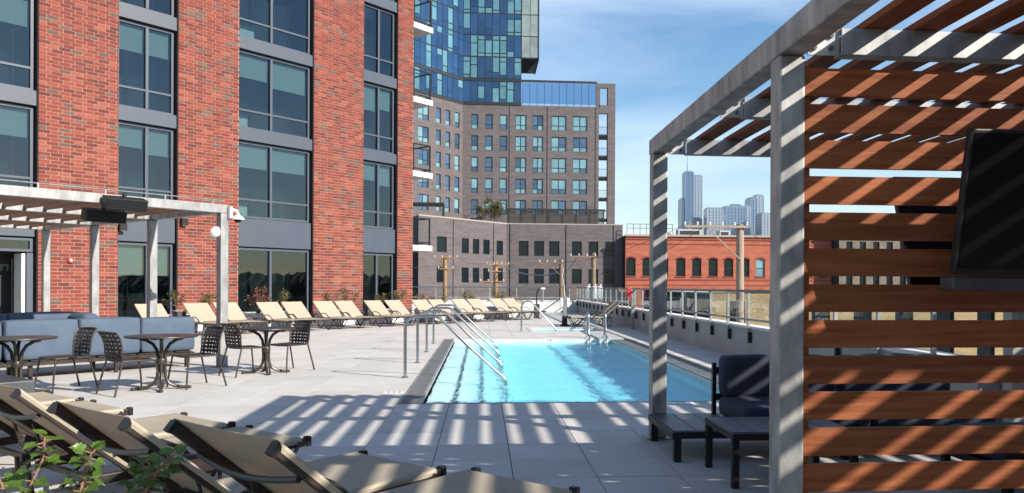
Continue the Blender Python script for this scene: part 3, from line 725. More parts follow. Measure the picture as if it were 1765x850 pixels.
# sofa and low tables under the right pergola
def slat_table(name, label, x0, x1, y0, y1, z, n, mt='charcoal', nm='top_slat'):
    t = thing(name, label, 'table', ((x0 + x1) / 2, (y0 + y1) / 2, 0))
    w = (x1 - x0) / n
    for k in range(n): MB().box(x0 + k * w + .003, x0 + (k + 1) * w - .003, y0 + .035, y1 - .035, z - .02, z).build(nm, mt, t, world=I4, bevel=.003)
    f = MB(); f.box(x0, x1, y0, y0 + .032, z - .055, z - .004).box(x0, x1, y1 - .032, y1, z - .055, z - .004).box(x0, x0 + .03, y0 + .032, y1 - .032, z - .055, z - .022).box(x1 - .03, x1, y0 + .032, y1 - .032, z - .055, z - .022)
    f.build('frame', 'black_metal', t, bevel=.004, world=I4)
    for x in (x0, x1 - .05):
        for y in (y0, y1 - .05): MB().box(x, x + .05, y, y + .05, .0, z - .056).build('leg', 'black_metal', t, bevel=.005, world=I4)
    return t
slat_table('coffee_table', 'charcoal slatted coffee table in front of the navy sofa', 1.72, 2.62, 5.33, 6.02, .385, 5)
sf = thing('outdoor_sofa', 'navy cushioned sofa with a low charcoal side platform under the pergola', 'sofa', (2.9, 6.7, 0))
w = .2
for k in range(3): MB().box(1.52 + k * .19, 1.52 + (k + 1) * .19 - .006, 6.2, 7.05, .225, .245).build('platform_slat', 'charcoal', sf, bevel=.003, world=I4)
MB().box(1.52, 4.3, 6.165, 6.198, .185, .24).box(1.52, 4.3, 7.052, 7.085, .185, .24).box(1.50, 1.53, 6.165, 7.085, .18, .236).box(2.1, 4.3, 6.2, 7.05, .19, .24).build('frame', 'black_metal', sf, bevel=.004, world=I4)
for x in (1.52, 2.9, 4.24):
    for y in (6.17, 7.02): MB().box(x, x + .055, y, y + .055, 0, .184).build('leg', 'black_metal', sf, world=I4)
MB().box(2.085, 2.12, 7.05, 7.09, .24, .70).box(4.24, 4.275, 7.05, 7.09, .24, .70).box(2.12, 4.24, 7.06, 7.085, .60, .66).box(2.12, 4.24, 7.06, 7.085, .36, .42).build('back_frame', 'black_metal', sf, world=I4)
for k in range(2):
    x0 = 2.10 + k * 1.08
    MB().cushion(x0, x0 + 1.06, 6.19, 6.95, .246, .42, .05, .014).build('seat_cushion', 'navy', sf, smooth=True, world=I4)
    MB().cushion(x0 + .03, x0 + 1.04, 6.82, 7.04, .41, .775, .045, .014).build('back_cushion', 'navy', sf, smooth=True, world=I4)
ac = thing('outdoor_armchair', 'navy cushioned low armchair behind the slatted screen', 'armchair', (3.6, 5.0, 0))
MB().box(3.3, 4.1, 4.75, 5.5, .2, .25).build('frame', 'black_metal', ac, bevel=.005, world=I4)
for x in (3.31, 4.04):
    for y in (4.76, 5.44): MB().box(x, x + .05, y, y + .05, 0, .199).build('leg', 'black_metal', ac, world=I4)
MB().cushion(3.32, 4.08, 4.8, 5.48, .252, .42, .06, .02).build('seat_cushion', 'navy', ac, smooth=True, world=I4)
MB().cushion(3.95, 4.16, 4.8, 5.48, .40, .80, .07, .02).build('back_cushion', 'navy', ac, smooth=True, world=I4)

# ------------------------------------------------------------------ left pergola
LP = thing('pergola', 'galvanised steel pergola with wooden roof slats beside the brick building', 'pergola', tuple(fw(-7.3, 11.54)), FA)
offs = (4.3, 6.72, 9.13, 11.54); tl = -15.5
for tt in (-7.3, -14.0):
    for oo in offs:
        w = MB(); fbox(w, tt - .07, tt + .07, oo - .07, oo + .07, .012, 2.585); po = w.build('post', 'galv', LP, bevel=.01, world=I4)
        w = MB(); fbox(w, tt - .12, tt + .12, oo - .12, oo + .12, .001, .0125); w.build('base_plate', 'galv', po, world=I4)
for oo in offs:
    w = MB(); fbox(w, tl, -7.375 if oo < 11 else -7.23, oo - .06, oo + .06, 2.59, 2.735); bo = w.build('long_beam', 'galv', LP, bevel=.008, world=I4)
    if oo < 11:
        w = MB(); fbox(w, -7.52, -7.376, oo + .061, oo + .069, 2.60, 2.725); w.build('bolt_plate', 'galv', bo, world=I4)
        w = MB()
        for q in (-7.49, -7.41):
            for zq in (2.63, 2.695): w.tube([fw(q, oo + .066, zq), fw(q, oo + .078, zq)], .012, 6)
        w.build('bolts', 'dark_gap', bo, world=I4)
w = MB(); fbox(w, -7.37, -7.23, 4.2, 11.475, 2.588, 2.735); w.build('end_beam', 'galv', LP, bevel=.008, world=I4)
w = MB(); fbox(w, -14.07, -13.93, 4.2, 11.475, 2.587, 2.585 + .01); w.build('end_beam', 'galv', LP, world=I4)
k = 0
while -7.62 - k * .30 > tl:
    tc_ = -7.62 - k * .30; k += 1
    for oa, ob in zip(offs[:-1], offs[1:]):
        p = fw(tc_, (oa + ob) / 2, 2.683); piece('roof_slat', 'wood_f', LP, p, (.042, ob - oa - .125, .105), FA)
rod = MB().tube([fw(tl, 11.58, 2.80), fw(-7.28, 11.58, 2.80)], .009, 6)
for q in (-7.5, -8.3, -9.2, -10.1, -11.0): rod.beam(fw(q, 11.58, 2.735), fw(q, 11.58, 2.80), .02, .02, up=FU)
rod.build('light_cable', 'galv', LP, world=I4)
# patio heaters under the front beam
for q, (tc_, oo, zz, lb) in enumerate(((-8.98, 11.72, 2.60, 'black box heater mounted on the front of the left pergola beam'), (-9.05, 11.2, 2.44, 'black box heater hanging below the left pergola beam'))):
    ht = thing('patio_heater', lb, 'heater', tuple(fw(tc_, oo, zz)), FA, 'heaters on the left pergola')
    b = MB(); Mx = Matrix.Rotation(R(18), 4, 'X')
    b.prism([(-.30, -.09), (.30, -.09), (.30, .09), (-.30, .09)], -.09, .09); b.v = [tuple(Mx @ Vector(v)) for v in b.v]
    b.build('housing', 'black_metal', ht, bevel=.01)
    r_ = MB()
    for s_ in range(5): r_.box(-.27, .27, -.10, -.085, -.07 + s_ * .033, -.055 + s_ * .033, Mx)
    r_.build('grille', 'dark_gap', ht)
    MB().box(-.02, .02, -.02, .05, .05, .16).build('bracket', 'black_metal', ht)
cm = thing('security_camera', 'white dome security camera on the corner of the left pergola', 'camera', tuple(fw(-7.16, 11.64, 2.53)), FA); CS = Matrix.Diagonal((.78, .78, .78, 1))
MB().box(-.12, -.06, -.06, .06, -.02, .22).build('mount_plate', 'white_paint', cm, local=CS)
MB().tube([(-.08, 0, .12), (.0, 0, .16), (.07, 0, .14), (.1, 0, .08), (.1, 0, .03)], .032, 10).build('arm', 'white_paint', cm, smooth=True, local=CS)
MB().lathe([(.045, .05), (.08, .03), (.13, -.01), (.135, -.045), (.09, -.05)], 20, (.1, 0, 0)).build('shroud', 'white_paint', cm, smooth=True, local=CS)
MB().lathe([(.085, -.05), (.075, -.085), (.04, -.11), (.01, -.118)], 16, (.1, 0, 0)).build('dome', 'black_metal', cm, smooth=True, local=CS)
sp_ = thing('speaker', 'round white speaker on the corner post of the left pergola', 'speaker', tuple(fw(-7.41, 11.52, 2.27)), FA)
MB().lathe([(.03, -.05), (.08, -.03), (.095, .01), (.09, .05), (.02, .055)], 18).build('shell', 'white_paint', sp_, smooth=True, local=Matrix.Rotation(R(60), 4, 'Z') @ Matrix.Rotation(R(-90), 4, 'Y') @ Matrix.Rotation(R(10), 4, 'X') @ Matrix.Rotation(R(150), 4, 'X'))
MB().lathe([(.08, .052), (.02, .058)], 18).build('grille', 'charcoal', sp_, smooth=True, local=Matrix.Rotation(R(60), 4, 'Z') @ Matrix.Rotation(R(-90), 4, 'Y') @ Matrix.Rotation(R(10), 4, 'X') @ Matrix.Rotation(R(150), 4, 'X'))
MB().box(.05, .1, -.03, .03, -.03, .03).build('bracket', 'white_paint', sp_)

# sectional sofas
def fcush(mb, t0, t1, o0, o1, z0, z1, r=.06, puff=.02):
    k = len(mb.v); mb.cushion(t0, t1, -o1, -o0, z0, z1, r, puff); mb.v[k:] = [tuple(FM @ Vector(v)) for v in mb.v[k:]]; return mb
s1 = thing('outdoor_sofa', 'long blue grey sectional sofa with its back to the dining tables', 'sofa', tuple(fw(-9.2, 10.7)), FA)
b = MB(); fbox(b, -11.6, -7.56, 10.18, 11.14, .20, .255); b.build('base_frame', 'dark_metal', s1, world=I4, bevel=.005)
n = 0
for q in range(13):
    t0 = -11.55 + q * .305
    b = MB(); fbox(b, t0, t0 + .26, 10.2, 11.16, .262, .28); b.build('base_slat', 'dark_metal', s1, world=I4)
for tt in (-11.5, -10.0, -8.8, -7.66):
    for oo in (10.25, 11.06):
        b = MB(); fbox(b, tt - .025, tt + .025, oo - .025, oo + .025, 0, .2); b.build('leg', 'dark_metal', s1, world=I4)
for t0, t1 in ((-11.55, -10.38), (-10.34, -9.38), (-9.36, -8.46), (-8.44, -7.55)):
    fcush(MB(), t0, t1, 10.86, 11.15, .285, .86 - .02 * (t0 > -8.5), .05, .012).build('back_cushion', 'blue_fabric', s1, smooth=True, world=I4)
    fcush(MB(), t0, t1, 10.16, 10.85, .285, .46, .05, .012).build('seat_cushion', 'blue_fabric', s1, smooth=True, world=I4)
s2 = thing('outdoor_sofa', 'blue grey sectional sofa facing the pool under the left pergola', 'sofa', tuple(fw(-9.8, 8.7)), FA)
b = MB(); fbox(b, -12.4, -8.22, 8.2, 9.16, .20, .265); b.build('base_frame', 'dark_metal', s2, world=I4)
for tt in (-12.3, -10.3, -8.32):
    for oo in (8.28, 9.1):
        b = MB(); fbox(b, tt - .025, tt + .025, oo - .025, oo + .025, 0, .2); b.build('leg', 'dark_metal', s2, world=I4)
for t0, t1 in ((-12.4, -11.3), (-11.28, -10.2), (-10.18, -9.42), (-9.40, -8.24)):
    fcush(MB(), t0, t1, 8.2, 8.46, .27, .88, .05, .012).build('back_cushion', 'blue_fabric', s2, smooth=True, world=I4)
    fcush(MB(), t0, t1, 8.47, 9.16, .27, .46, .05, .012).build('seat_cushion', 'blue_fabric', s2, smooth=True, world=I4)
fcush(MB(), -8.5, -8.22, 8.47, 9.16, .46, .86, .08, .02).build('arm_cushion', 'blue_fabric', s2, smooth=True, world=I4)

# ------------------------------------------------------------------ loungers
def make_lounger(label, group):
    t = thing('sun_lounger', label, 'lounger', (0, 0, 0), 0, group)
    hy, hz, ty, tz = -1.14, .335, -1.73, .845      # hinge and top of back (foot at y = 0)
    bd = Vector((0, ty - hy, tz - hz)).normalized()
    for s_ in (-1, 1):
        x = s_ * .345
        MB().beam((x, .0, .32), (x, hy - .25, .32), .035, .055).build('side_rail', 'dark_metal', t, bevel=.006)
        MB().beam(Vector((x, hy, hz - .012)), Vector((x, ty, tz - .015)), .035, .045, up=(0, 1, 1)).build('back_rail', 'dark_metal', t, bevel=.006)
        e0 = Vector((x, ty, tz - .02)); MB().beam(e0 - bd * .002, e0 + bd * .02, .039, .048, up=(0, 1, 1)).build('end_cap', 'black_metal', t)
        MB().box(x - .024, x + .024, -.005, .035, .29, .358).build('foot_cap', 'black_metal', t, bevel=.006)
        xl = s_ * .372
        MB().tube([(xl, -.06, .33), (xl, -.16, .18), (xl, -.25, .04), (xl, -.30, .016), (xl, -.36, .03), (xl, -.48, .16), (xl, -.60, .31)], .014, 7).build('leg', 'dark_metal', t, smooth=True)
        MB().tube([(xl, -.98, .32), (xl, -1.12, .16), (xl, -1.23, .04), (xl, -1.30, .016), (xl, -1.37, .04), (xl, -1.41, .2), (xl, -1.42, .34)], .014, 7).build('leg', 'dark_metal', t, smooth=True)
        MB().tube([(xl + s_ * .02, -.80, .33), (xl + s_ * .03, -.90, .43), (xl + s_ * .03, -1.02, .49), (xl + s_ * .03, -1.16, .49), (xl + s_ * .02, -1.27, .46)], .014, 7).build('arm_loop', 'dark_metal', t, smooth=True)
        MB().tube([(s_ * .30, -1.42, .57), (s_ * .30, -1.37, .40), (s_ * .30, -1.31, .30)], .009, 6).build('back_prop', 'dark_metal', t)
    MB().beam((-.33, -.03, .32), (.33, -.03, .32), .03, .04).build('foot_bar', 'dark_metal', t)
    MB().beam((-.33, hy - .2, .31), (.33, hy - .2, .31), .03, .03).build('cross_bar', 'dark_metal', t)
    c_ = Vector((0, hy, hz)) + bd * .62; off_ = Vector((0, bd.z, -bd.y)) * -1
    bar = []
    for q in range(9):
        a = q / 8; x = -.335 + .67 * a; bar.append(Vector((x, 0, 0)) + c_ + Vector((0, -.02, -.035)) + Vector((0, -.012, -.035)) * math.sin(math.pi * a))
    MB().tube(bar, .013, 7).build('back_bar', 'dark_metal', t, smooth=True)
    # slings wrap over the rails and sag a little
    def sling(name, y0, z0, y1, z1, sag, n):
        rows = []
        for i in range(n + 1):
            a = i / n; y = y0 + (y1 - y0) * a; z = z0 + (z1 - z0) * a; r = []
            for x, dz in ((-.366, -.030), (-.372, -.010), (-.364, .006), (-.345, .012), (-.30, .010), (-.15, .008), (0, .007), (.15, .008), (.30, .010), (.345, .012), (.364, .006), (.372, -.010), (.366, -.030)):
                s_ = sag * (1 - (x / .36) ** 2) * (4 * a * (1 - a)) if abs(x) < .36 else 0
                r.append((x, y, z + dz + .012 - s_))
            rows.append(r)
        MB().sheet(rows, .003).build(name, 'sling', t, smooth=True)
    sling('seat_sling', -.045, .335, hy + .02, hz, .012, 8)
    e1 = Vector((0, hy, hz)) + bd * .02; e2 = Vector((0, ty, tz)) - bd * .01
    sling('back_sling', e1.y, e1.z, e2.y, e2.z, .02, 8)
    return t
proto = None
def put_lounger(t, off, rz, label, group):
    global proto
    p = fw(t, off)
    if proto is None:
        proto = make_lounger(label, group); proto.matrix_basis = Matrix.Translation(p) @ Matrix.Rotation(rz, 4, 'Z'); return proto
    c = copy_tree(proto, p, rz); c['label'] = label; c['group'] = group; return c
RZ_FG = FA - math.pi / 2; RZ_ROW = FA - math.pi
fg = [(-11.30, 21.35, 'nearest foreground lounger, tan sling backrest raised, foot end at the bottom centre'), (-11.39, 20.48, 'second foreground lounger from the pool side with raised tan backrest'),
      (-11.32, 19.12, 'third foreground lounger from the pool side, behind the shrub leaves'), (-11.32, 18.19, 'fourth foreground lounger from the pool side, foot end in full sun'),
      (-11.46, 16.88, 'fifth foreground lounger from the pool side, mostly hidden at left'), (-11.46, 15.95, 'leftmost foreground lounger beside the low grey box')]
for t_, o_2, lb in fg: put_lounger(t_, o_2, RZ_FG + random.uniform(-.012, .012), lb, 'foreground loungers')
row = [-4.07, -2.75, -1.90, -.53, .31, 1.49, 2.41, 3.66, 4.59, 5.85, 6.75, 8.01, 8.85, 10.26, 11.08]
for k, t_ in enumerate(row):
    lb = 'tan sling lounger, %s from the left in the long row before the brick wall' % ORD[k] if k < 13 else 'tan sling lounger, %s of the long row before the brick wall' % ('second to last' if k == 13 else 'last and farthest')
    put_lounger(t_ + random.uniform(-.015, .015), 4.16 - .018 * max(0, t_), RZ_ROW + random.uniform(-.025, .025), lb, 'row of loungers along the brick wall')
for k, y in enumerate((27.0, 28.0)):
    c = copy_tree(proto, (2.95, y, 0), R(90)); c['label'] = ('nearer' if k == 0 else 'farther') + ' lounger of the pair with backs to the right parapet'; c['group'] = 'loungers by the right parapet'

# ------------------------------------------------------------------ dining tables and chairs
def make_table(label, p):
    t = thing('round_table', label, 'table', p, 0, 'round dining tables')
    MB().lathe([(.36, .685), (.435, .69), (.445, .70), (.44, .712), (.02, .714)], 40).build('table_top', 'dark_metal', t, smooth=True)
    for q in range(4):
        a = R(20 + 90 * q); c, s_ = math.cos(a), math.sin(a)
        pr_ = [(.26, .675), (.18, .655), (.10, .60), (.055, .52), (.042, .42), (.040, .26), (.05, .16), (.09, .08), (.16, .04), (.25, .025), (.335, .018)]
        MB().tube([(r_ * c, r_ * s_, z) for r_, z in pr_], .021, 8).build('leg', 'dark_metal', t, smooth=True)
        MB().lathe([(.028, 0), (.03, .008), (.022, .04)], 10, (.335 * c, .335 * s_, 0)).build('foot', 'dark_metal', t, smooth=True)
    MB().lathe([(.062, .33), (.066, .34), (.066, .40), (.062, .41)], 16).build('collar', 'dark_metal', t, smooth=True)
    MB().box(-.27, .27, -.03, .03, .668, .684).box(-.03, .03, -.27, -.03, .668, .684).box(-.03, .03, .03, .27, .668, .684).build('top_support', 'dark_metal', t)
    return t
def make_chair(label):
    t = thing('dining_chair', label, 'chair', (0, 0, 0), 0, 'woven dining chairs')
    for s_ in (-1, 1):
        MB().tube([(s_ * .215, .20, .425), (s_ * .235, .235, .2), (s_ * .25, .255, 0)], .0125, 8).build('leg', 'dark_metal', t, smooth=True)
        MB().tube([(s_ * .215, -.20, .43), (s_ * .235, -.26, .2), (s_ * .25, -.31, 0)], .0125, 8).build('leg', 'dark_metal', t, smooth=True)
        MB().tube([(s_ * .215, -.20, .43), (s_ * .222, -.215, .52), (s_ * .228, -.22, .62), (s_ * .232, -.245, .72), (s_ * .235, -.29, .785)], .012, 8).build('back_upright', 'dark_metal', t, smooth=True)
        MB().tube([(s_ * .215, -.20, .43), (s_ * .225, 0, .428), (s_ * .215, .20, .425)], .012, 8).build('seat_rail', 'dark_metal', t, smooth=True)
    top = []
    for q in range(11):
        a = -1 + q / 5; top.append((a * .235, -.29 - .07 * (1 - a * a), .785 + .012 * (1 - a * a)))
    MB().tube(top, .011, 8).build('top_rail', 'dark_metal', t, smooth=True)
    MB().tube([(-.215, .2, .425), (0, .215, .42), (.215, .2, .425)], .012, 8).tube([(-.215, -.2, .43), (0, -.235, .428), (.215, -.2, .43)], .012, 8).build('seat_cross_rails', 'dark_metal', t, smooth=True)
    def bp_(a, z):      # point on the bowed back, a in -1..1
        k = (z - .45) / .34; y = -.205 - .015 * k - .075 * k ** 3; return Vector((a * (.216 + .018 * k), y - (.045 + .025 * k) * (1 - a * a), z))
    wv = MB(); hw = .0185
    zs = [.475 + i * .0505 for i in range(7)]; xs_ = [-.80 + i * .267 for i in range(7)]
    for zi, z in enumerate(zs):
        rows = [[bp_(-1 + q / 8, z - hw) + Vector((0, .004 if (q + zi) % 2 else -.004, 0)) for q in range(17)], [bp_(-1 + q / 8, z + hw) + Vector((0, .004 if (q + zi) % 2 else -.004, 0)) for q in range(17)]]
        wv.sheet(rows, .003)
    for xi, a in enumerate(xs_):
        rows = []
        for q in range(13):
            z = .44 + q * .0285; dd = Vector((0, -.004 if (q + xi) % 2 else .004, 0)); rows.append([bp_(a - .082, z) + dd, bp_(a + .082, z) + dd])
        wv.sheet(rows, .003)
    wv.build('back_webbing', 'strap', t, smooth=True, kind='stuff')
    wv = MB()
    for i in range(8):
        y = -.175 + i * .05; rows = [[Vector((-.22 + .0275 * q, y - .019, .432 - .012 * (1 - (q / 8 - 1) ** 2) + (.003 if (q + i) % 2 else -.003))) for q in range(17)], [Vector((-.22 + .0275 * q, y + .019, .432 - .012 * (1 - (q / 8 - 1) ** 2) + (.003 if (q + i) % 2 else -.003))) for q in range(17)]]
        wv.sheet(rows, .003)
    for i in range(8):
        x = -.185 + i * .053; zz = .432 - .012 * (1 - (x / .22) ** 2)
        rows = [[Vector((x - .019, -.2 + .4 * q / 12, zz + (.003 if (q + i) % 2 else -.003))), Vector((x + .019, -.2 + .4 * q / 12, zz + (.003 if (q + i) % 2 else -.003)))] for q in range(13)]
        wv.sheet(rows, .003)
    wv.build('seat_webbing', 'strap', t, smooth=True, kind='stuff')
    return t
T1, T2, T3 = (-10.72, 12.66), (-9.37, 13.62), (-7.37, 12.93)
make_table('round dark bistro table at the far left, partly outside the frame', tuple(fw(*T1)))
make_table('round dark bistro table nearest the camera, between two woven chairs', tuple(fw(*T2)))
make_table('round dark bistro table beside the pergola corner post', tuple(fw(*T3)))
ch0 = None
for (t_, o_2, rz, lb) in ((-9.80, 13.70, FA - R(90), 'woven chair left of the nearest bistro table'), (-8.94, 13.68, FA + R(90), 'woven chair right of the nearest bistro table'),
                         (-10.17, 12.66, FA + R(90) + .06, 'woven chair right of the far left bistro table'), (-11.3, 12.62, FA - R(90), 'woven chair at the left frame edge, only its seat showing'),
                         (-7.72, 12.95, FA - R(90) - .05, 'woven chair between the pergola corner post and its table'), (-6.95, 12.92, FA + R(90) + .1, 'woven chair on the pool side of the table by the corner post')):
    if ch0 is None:
        ch0 = make_chair(lb); ch0.matrix_basis = Matrix.Translation(fw(t_, o_2)) @ Matrix.Rotation(rz, 4, 'Z')
    else:
        c = copy_tree(ch0, fw(t_, o_2), rz); c['label'] = lb

# ------------------------------------------------------------------ planters, shrubs and small things
def leaf_cluster(mb, c, r, n, size, squash=1.0):
    for _ in range(n):
        d = Vector((random.gauss(0, 1), random.gauss(0, 1), random.gauss(0, 1))).normalized() * r * random.random() ** .45; d.z *= squash
        p = Vector(c) + d; a = Vector((random.uniform(-1, 1), random.uniform(-1, 1), random.uniform(-.4, .8))).normalized(); b_ = a.cross(Vector((random.uniform(-1, 1), random.uniform(-1, 1), 1))).normalized()
        s_ = size * random.uniform(.6, 1.3)
        mb.add([p, p + a * s_ * .5 + b_ * s_ * .28, p + a * s_, p + a * s_ * .5 - b_ * s_ * .28], [(0, 1, 2, 3)])
def small_shrub(label, p, h, spread, n, lm, grp):
    t = thing('shrub', label, 'shrub', p, 0, grp)
    st = MB(); tips = []
    for q in range(7):
        a = random.uniform(0, 6.28); r = spread * random.uniform(.3, 1); hh = h * random.uniform(.6, 1.0)
        tip = Vector((r * math.cos(a), r * math.sin(a), hh)); tips.append(tip); st.tube([(0, 0, 0), tip * .5 + Vector((0, 0, .05)), tip], .009, 5, .003)
    st.build('stems', 'stem', t)
    lf = MB()
    for tip in tips:
        leaf_cluster(lf, tip, spread * .34, n // 9, .075); leaf_cluster(lf, tip * .72, spread * .3, n // 12, .07)
    lf.build('leaves', lm, t, kind='stuff', recalc=False)
pl_t = [(-2.6, 1.3), (.0, 1.5), (2.75, 1.6), (5.0, 1.6), (7.2, 1.5), (9.4, 1.6), (11.4, 1.5)]
for k, (t_, ln) in enumerate(pl_t):
    pn = thing('planter', 'white planter box behind the lounger row, %s from the left' % ORD[k], 'planter', tuple(fw(t_, 1.75)), FA, 'white planters along the brick wall')
    MB().box(-ln / 2, ln / 2, -.28, -.24, .03, .52).box(-ln / 2, ln / 2, .24, .28, .03, .52).box(-ln / 2, -ln / 2 + .04, -.239, .239, .03, .52).box(ln / 2 - .04, ln / 2, -.239, .239, .03, .52).build('sides', 'render_white', pn, bevel=.008)
    MB().box(-ln / 2 + .041, ln / 2 - .041, -.238, .238, .03, .46).build('soil', 'stem', pn)
    MB().box(-ln / 2 + .05, ln / 2 - .05, -.2, .2, 0, .03).build('plinth', 'charcoal', pn)
sh = [(-2.95, 'leaf_dull', .55), (-2.2, 'leaf_dull', .5), (-.35, 'leaf_red', .62), (.45, 'leaf_dull', .6), (2.4, 'leaf_dull', .5), (3.1, 'leaf_dull', .6), (4.6, 'leaf_dull', .5), (5.4, 'leaf_dull', .6), (6.9, 'leaf_red', .45), (7.5, 'leaf_dull', .4), (9.2, 'leaf_dull', .5), (11.2, 'leaf_dull', .5)]
for k, (t_, lm, h_) in enumerate(sh):
    small_shrub('%s shrub in the white planters, %s from the left' % ('reddish' if lm == 'leaf_red' else 'thin green', ORD[k]), tuple(fw(t_, 1.75, .46)), h_ * 1.28, .32, 240, lm, 'shrubs in the white planters')
for k, x in enumerate((-3.2, -.5, 1.9)):
    small_shrub('low shrub at the far parapet, %s from the left' % ORD[k], (x, DY1 - .8, 0), 1.0, .4, 160, 'leaf_dull', 'shrubs at the far parapet')
# side tables between loungers, bollards, bin
def side_table(label, p, r=.24, h=.42):
    t = thing('side_table', label, 'side table', p, 0, 'small dark side tables')
    MB().lathe([(r - .02, h - .02), (r, h - .015), (r, h), (.01, h + .001)], 24).build('table_top', 'dark_metal', t, smooth=True)
    for q in range(4):
        a = R(45 + 90 * q); MB().tube([(.75 * r * math.cos(a), .75 * r * math.sin(a), h - .02), (.9 * r * math.cos(a), .9 * r * math.sin(a), 0)], .012, 7).build('leg', 'dark_metal', t)
side_table('round dark side table between the foreground loungers', tuple(fw(-12.35, 19.80)), .27, .40)
side_table('round dark side table between the first loungers of the row', tuple(fw(-1.25, 3.2)), .2)
bn = thing('ash_bin', 'grey metal ash bin with a flat tray behind the first lounger', 'bin', tuple(fw(-3.18, 2.3)), FA)
MB().box(-.13, .13, -.13, .13, .02, .62).build('body', 'charcoal', bn, bevel=.01); MB().box(-.2, .22, -.16, .16, .635, .66).build('tray', 'galv_matte', bn, bevel=.004); MB().box(-.05, .05, -.05, .05, .62, .636).build('neck', 'black_metal', bn)
for k, (t_, o_2, lb) in enumerate(((-.55, 1.1, 'small dark spotlight on a stake between loungers and planter'), (6.3, 1.1, 'small dark spotlight on a stake near the building corner'))):
    s_ = thing('garden_spotlight', lb, 'spotlight', tuple(fw(t_, o_2 + .9)), FA, 'garden spotlights')
    MB().tube([(0, 0, 0), (0, 0, .52)], .012, 6).build('stake', 'black_metal', s_)
    MB().lathe([(.03, -.07), (.06, -.04), (.07, .04), (.055, .06)], 14).build('head', 'dark_metal', s_, smooth=True, local=Matrix.Translation((0, -.02, .56)) @ Matrix.Rotation(R(70), 4, 'X'))
bx_ = thing('fire_table', 'low flat grey metal box at the left edge beyond the loungers', 'fire table', (-5.03, 9.47, 0))
Mx = Matrix.Rotation(FA - math.pi / 2 + .0, 4, 'Z')
MB().box(-1.5, 0, -.9, 0, .075, .30, Mx).build('body', 'charcoal', bx_, bevel=.012)
MB().box(-1.2, -.3, -.65, -.25, .3005, .312, Mx).build('burner_tray', 'black_metal', bx_)
for x in (-1.4, -.12):
    for y in (-.85, -.1): MB().box(x, x + .05, y, y + .05, 0, .075, Mx).build('foot', 'black_metal', bx_)
# pool lift, lamp, safety post
pli = thing('pool_lift', 'white pool lift on a black foot near the spa', 'pool lift', (2.85, 27.4, 0))
MB().lathe([(.16, 0), (.16, .04), (.10, .06), (.09, .35)], 14).build('base', 'black_metal', pli, smooth=True)
MB().box(-.06, .06, -.06, .06, .35, 1.05).build('mast', 'galv', pli, bevel=.01); MB().box(-.16, -.065, -.08, .08, .66, .98).box(.065, .16, -.08, .08, .66, .98).build('battery_box', 'white_paint', pli, bevel=.02)
MB().tube([(0, 0, 1.0), (-.03, 0, 1.4), (-.1, -.02, 1.75), (-.05, -.02, 2.0)], .025, 8).build('boom', 'galv_matte', pli, smooth=True)
lm_ = thing('path_lamp', 'black gooseneck lamp with white head at the far parapet', 'lamp', (2.33, 34, 0))
MB().box(-.12, .12, -.12, .12, 0, .62).build('pedestal', 'charcoal', lm_, bevel=.01)
MB().tube([(0, 0, .62), (0, 0, .95), (.03, 0, 1.15), (.1, 0, 1.27), (.2, 0, 1.3)], .03, 8).build('neck', 'black_metal', lm_, smooth=True)
MB().lathe([(.03, .03), (.1, .02), (.13, -.03), (.08, -.06)], 14, (.25, 0, 1.29)).build('head', 'white_paint', lm_, smooth=True)
ep = thing('safety_post', 'grey post topped by a red call box at the right parapet', 'post', (4.86, 25.4, 0))
MB().box(-.05, .05, -.05, .05, 0, 1.30).build('column', 'galv', ep, bevel=.006); MB().box(-.19, -.05, -.06, .06, 1.05, 1.32).build('call_box', 'red_paint', ep, bevel=.01); MB().box(-.14, -.1, -.03, .03, .9, 1.05).build('handset', 'red_paint', ep)

# ------------------------------------------------------------------ foreground shrub
def leaf_mesh():
    pts = [(0, 0), (.16, .02), (.30, .02), (.46, .16), (.38, .26), (.50, .44), (.36, .50), (.32, .66), (.18, .70), (.0, 1.0)]
    vs = []; fs = []
    mid = [(0, y) for y in (0, .02, .02, .16, .26, .44, .50, .66, .70, 1.0)]
    def zf(x, y): return .22 * abs(x) + .10 * math.sin(y * 2.6) - .16 * y * y + .03 * math.sin(9 * y + 3 * x)
    bm_v = []
    L_ = MB(); ys_ = [p[1] for p in pts]
    for s_ in (-1, 1):
        n = len(pts)
        b = len(L_.v)
        for x, y in pts: L_.v.append((s_ * x, y, zf(x, y)))
        for x, y in pts: L_.v.append((s_ * x * .5, y * .97 + .0, zf(x * .5, y) - .02))
        for x, y in pts: L_.v.append((0, y, zf(0, y) - .03))
        for i in range(n - 1):
            for q in (0, n):
                f = (b + q + i, b + q + i + 1, b + q + n + i + 1, b + q + n + i); L_.f.append(f if s_ > 0 else f[::-1])
    me = L_.mesh('leaf', 'leaf', True); return me
LEAF = leaf_mesh()
fs_ = thing('leafy_shrub', 'green lobed leafed shrub in the bottom left foreground', 'shrub', (-1.32, 2.05, 0))
root = Vector((-1.25, 2.2, .30))
stems = [[(-1.224, 2.264, 0.822), (-1.182, 2.261, 0.916), (-1.177, 2.26, 0.976)], [(-1.141, 2.378, 0.79), (-1.124, 2.376, 0.873), (-1.108, 2.375, 0.909)], [(-1.01, 2.487, 0.758), (-0.972, 2.483, 0.825), (-0.93, 2.48, 0.872)], [(-1.499, 2.65, 0.727), (-1.508, 2.65, 0.754), (-1.526, 2.652, 0.791)], [(-1.178, 2.742, 0.695), (-1.096, 2.735, 0.768), (-1.121, 2.737, 0.799)]]
lv = 0
